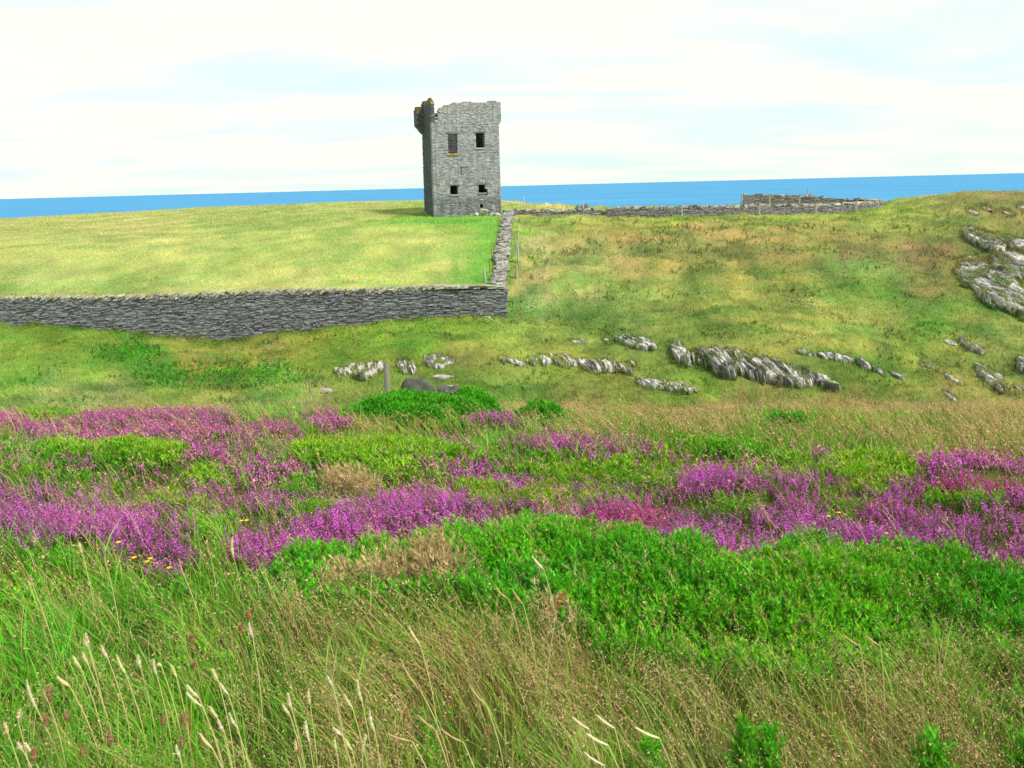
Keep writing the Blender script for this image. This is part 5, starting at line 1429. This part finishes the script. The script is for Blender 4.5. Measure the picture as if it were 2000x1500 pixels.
# ------------------------------------------------------------------ light, sky, camera
def build_light():
    to_sun = np.array([0.62, -0.48, 0.95]); to_sun /= np.linalg.norm(to_sun)
    sd = bpy.data.lights.new('sun', 'SUN'); sd.energy = 2.9; sd.angle = math.radians(8); sd.color = (1.0, 0.965, 0.9)
    so = bpy.data.objects.new('sun', sd); link(so); so.rotation_euler = Vector(to_sun).to_track_quat('Z', 'Y').to_euler(); so.location = (20, -20, 40)
    w = bpy.data.worlds.new('World'); SC.world = w; w.use_nodes = True; nt = w.node_tree; N = nt.nodes; L = nt.links; N.clear()
    out = N.new('ShaderNodeOutputWorld'); bg = N.new('ShaderNodeBackground'); bg.inputs['Strength'].default_value = 0.10
    sky = N.new('ShaderNodeTexSky'); sky.sky_type = 'NISHITA'; sky.sun_disc = False
    sky.sun_elevation = math.asin(to_sun[2]); sky.sun_rotation = math.atan2(to_sun[0], to_sun[1])
    g = N.new('ShaderNodeTexCoord'); s = N.new('ShaderNodeSeparateXYZ'); L.new(g.outputs['Generated'], s.inputs[0])
    # thin layered cloud sheet high overhead, seen flatter towards the horizon
    ad = N.new('ShaderNodeMath'); ad.operation = 'ADD'; ad.inputs[1].default_value = 0.10; L.new(s.outputs['Z'], ad.inputs[0])
    mxm = N.new('ShaderNodeMath'); mxm.operation = 'MAXIMUM'; mxm.inputs[1].default_value = 0.03; L.new(ad.outputs[0], mxm.inputs[0])
    dx = N.new('ShaderNodeMath'); dx.operation = 'DIVIDE'; L.new(s.outputs['X'], dx.inputs[0]); L.new(mxm.outputs[0], dx.inputs[1])
    dy = N.new('ShaderNodeMath'); dy.operation = 'DIVIDE'; L.new(s.outputs['Y'], dy.inputs[0]); L.new(mxm.outputs[0], dy.inputs[1])
    cm = N.new('ShaderNodeCombineXYZ'); L.new(dx.outputs[0], cm.inputs[0]); L.new(dy.outputs[0], cm.inputs[1])
    mp = N.new('ShaderNodeMapping'); mp.inputs['Scale'].default_value = (0.42, 0.85, 1); mp.inputs['Location'].default_value = (3.1, 1.7, 0); mp.inputs['Rotation'].default_value = (0, 0, math.radians(-6)); L.new(cm.outputs[0], mp.inputs['Vector'])
    n1 = N.new('ShaderNodeTexNoise'); n1.inputs['Scale'].default_value = 1.0; n1.inputs['Detail'].default_value = 7; n1.inputs['Roughness'].default_value = 0.55; n1.inputs['Distortion'].default_value = 0.4
    L.new(mp.outputs[0], n1.inputs['Vector'])
    r1 = N.new('ShaderNodeMapRange'); r1.interpolation_type = 'SMOOTHSTEP'; r1.inputs['From Min'].default_value = 0.36; r1.inputs['From Max'].default_value = 0.62; L.new(n1.outputs['Fac'], r1.inputs['Value'])
    veil = N.new('ShaderNodeMix'); veil.data_type = 'RGBA'; veil.inputs['Factor'].default_value = 0.86; veil.inputs['B'].default_value = (4.9, 6.5, 5.8, 1); L.new(sky.outputs[0], veil.inputs['A'])
    cl = N.new('ShaderNodeMix'); cl.data_type = 'RGBA'; cl.inputs['B'].default_value = (6.2, 6.2, 5.45, 1); L.new(veil.outputs['Result'], cl.inputs['A']); L.new(r1.outputs[0], cl.inputs['Factor'])
    L.new(cl.outputs['Result'], bg.inputs['Color']); L.new(bg.outputs[0], out.inputs[0])
    SC.view_settings.view_transform = 'Standard'; SC.view_settings.look = 'None'; SC.view_settings.gamma = 1; SC.view_settings.exposure = 0.8; SC.view_settings.use_curve_mapping = False


def build_camera():
    cd = bpy.data.cameras.new('camera'); cd.sensor_width = 36; cd.lens = 36 * F / 2000; cd.clip_start = 0.05; cd.clip_end = 100000
    co = bpy.data.objects.new('camera', cd); link(co)
    M = Matrix(((CR[0], CU[0], -_F0[0], 0), (CR[1], CU[1], -_F0[1], 0), (CR[2], CU[2], -_F0[2], EYE), (0, 0, 0, 1)))
    co.matrix_world = M; SC.camera = co


build_camera(); build_light()
build_sea(); build_ground()
build_walls(); build_tower(); build_rocks(); build_posts()
build_shelf(); build_far_grass(); build_stalks()
SC.cycles.max_bounces = 6; SC.cycles.diffuse_bounces = 3; SC.cycles.transmission_bounces = 3; SC.cycles.transparent_max_bounces = 4; SC.cycles.glossy_bounces = 2
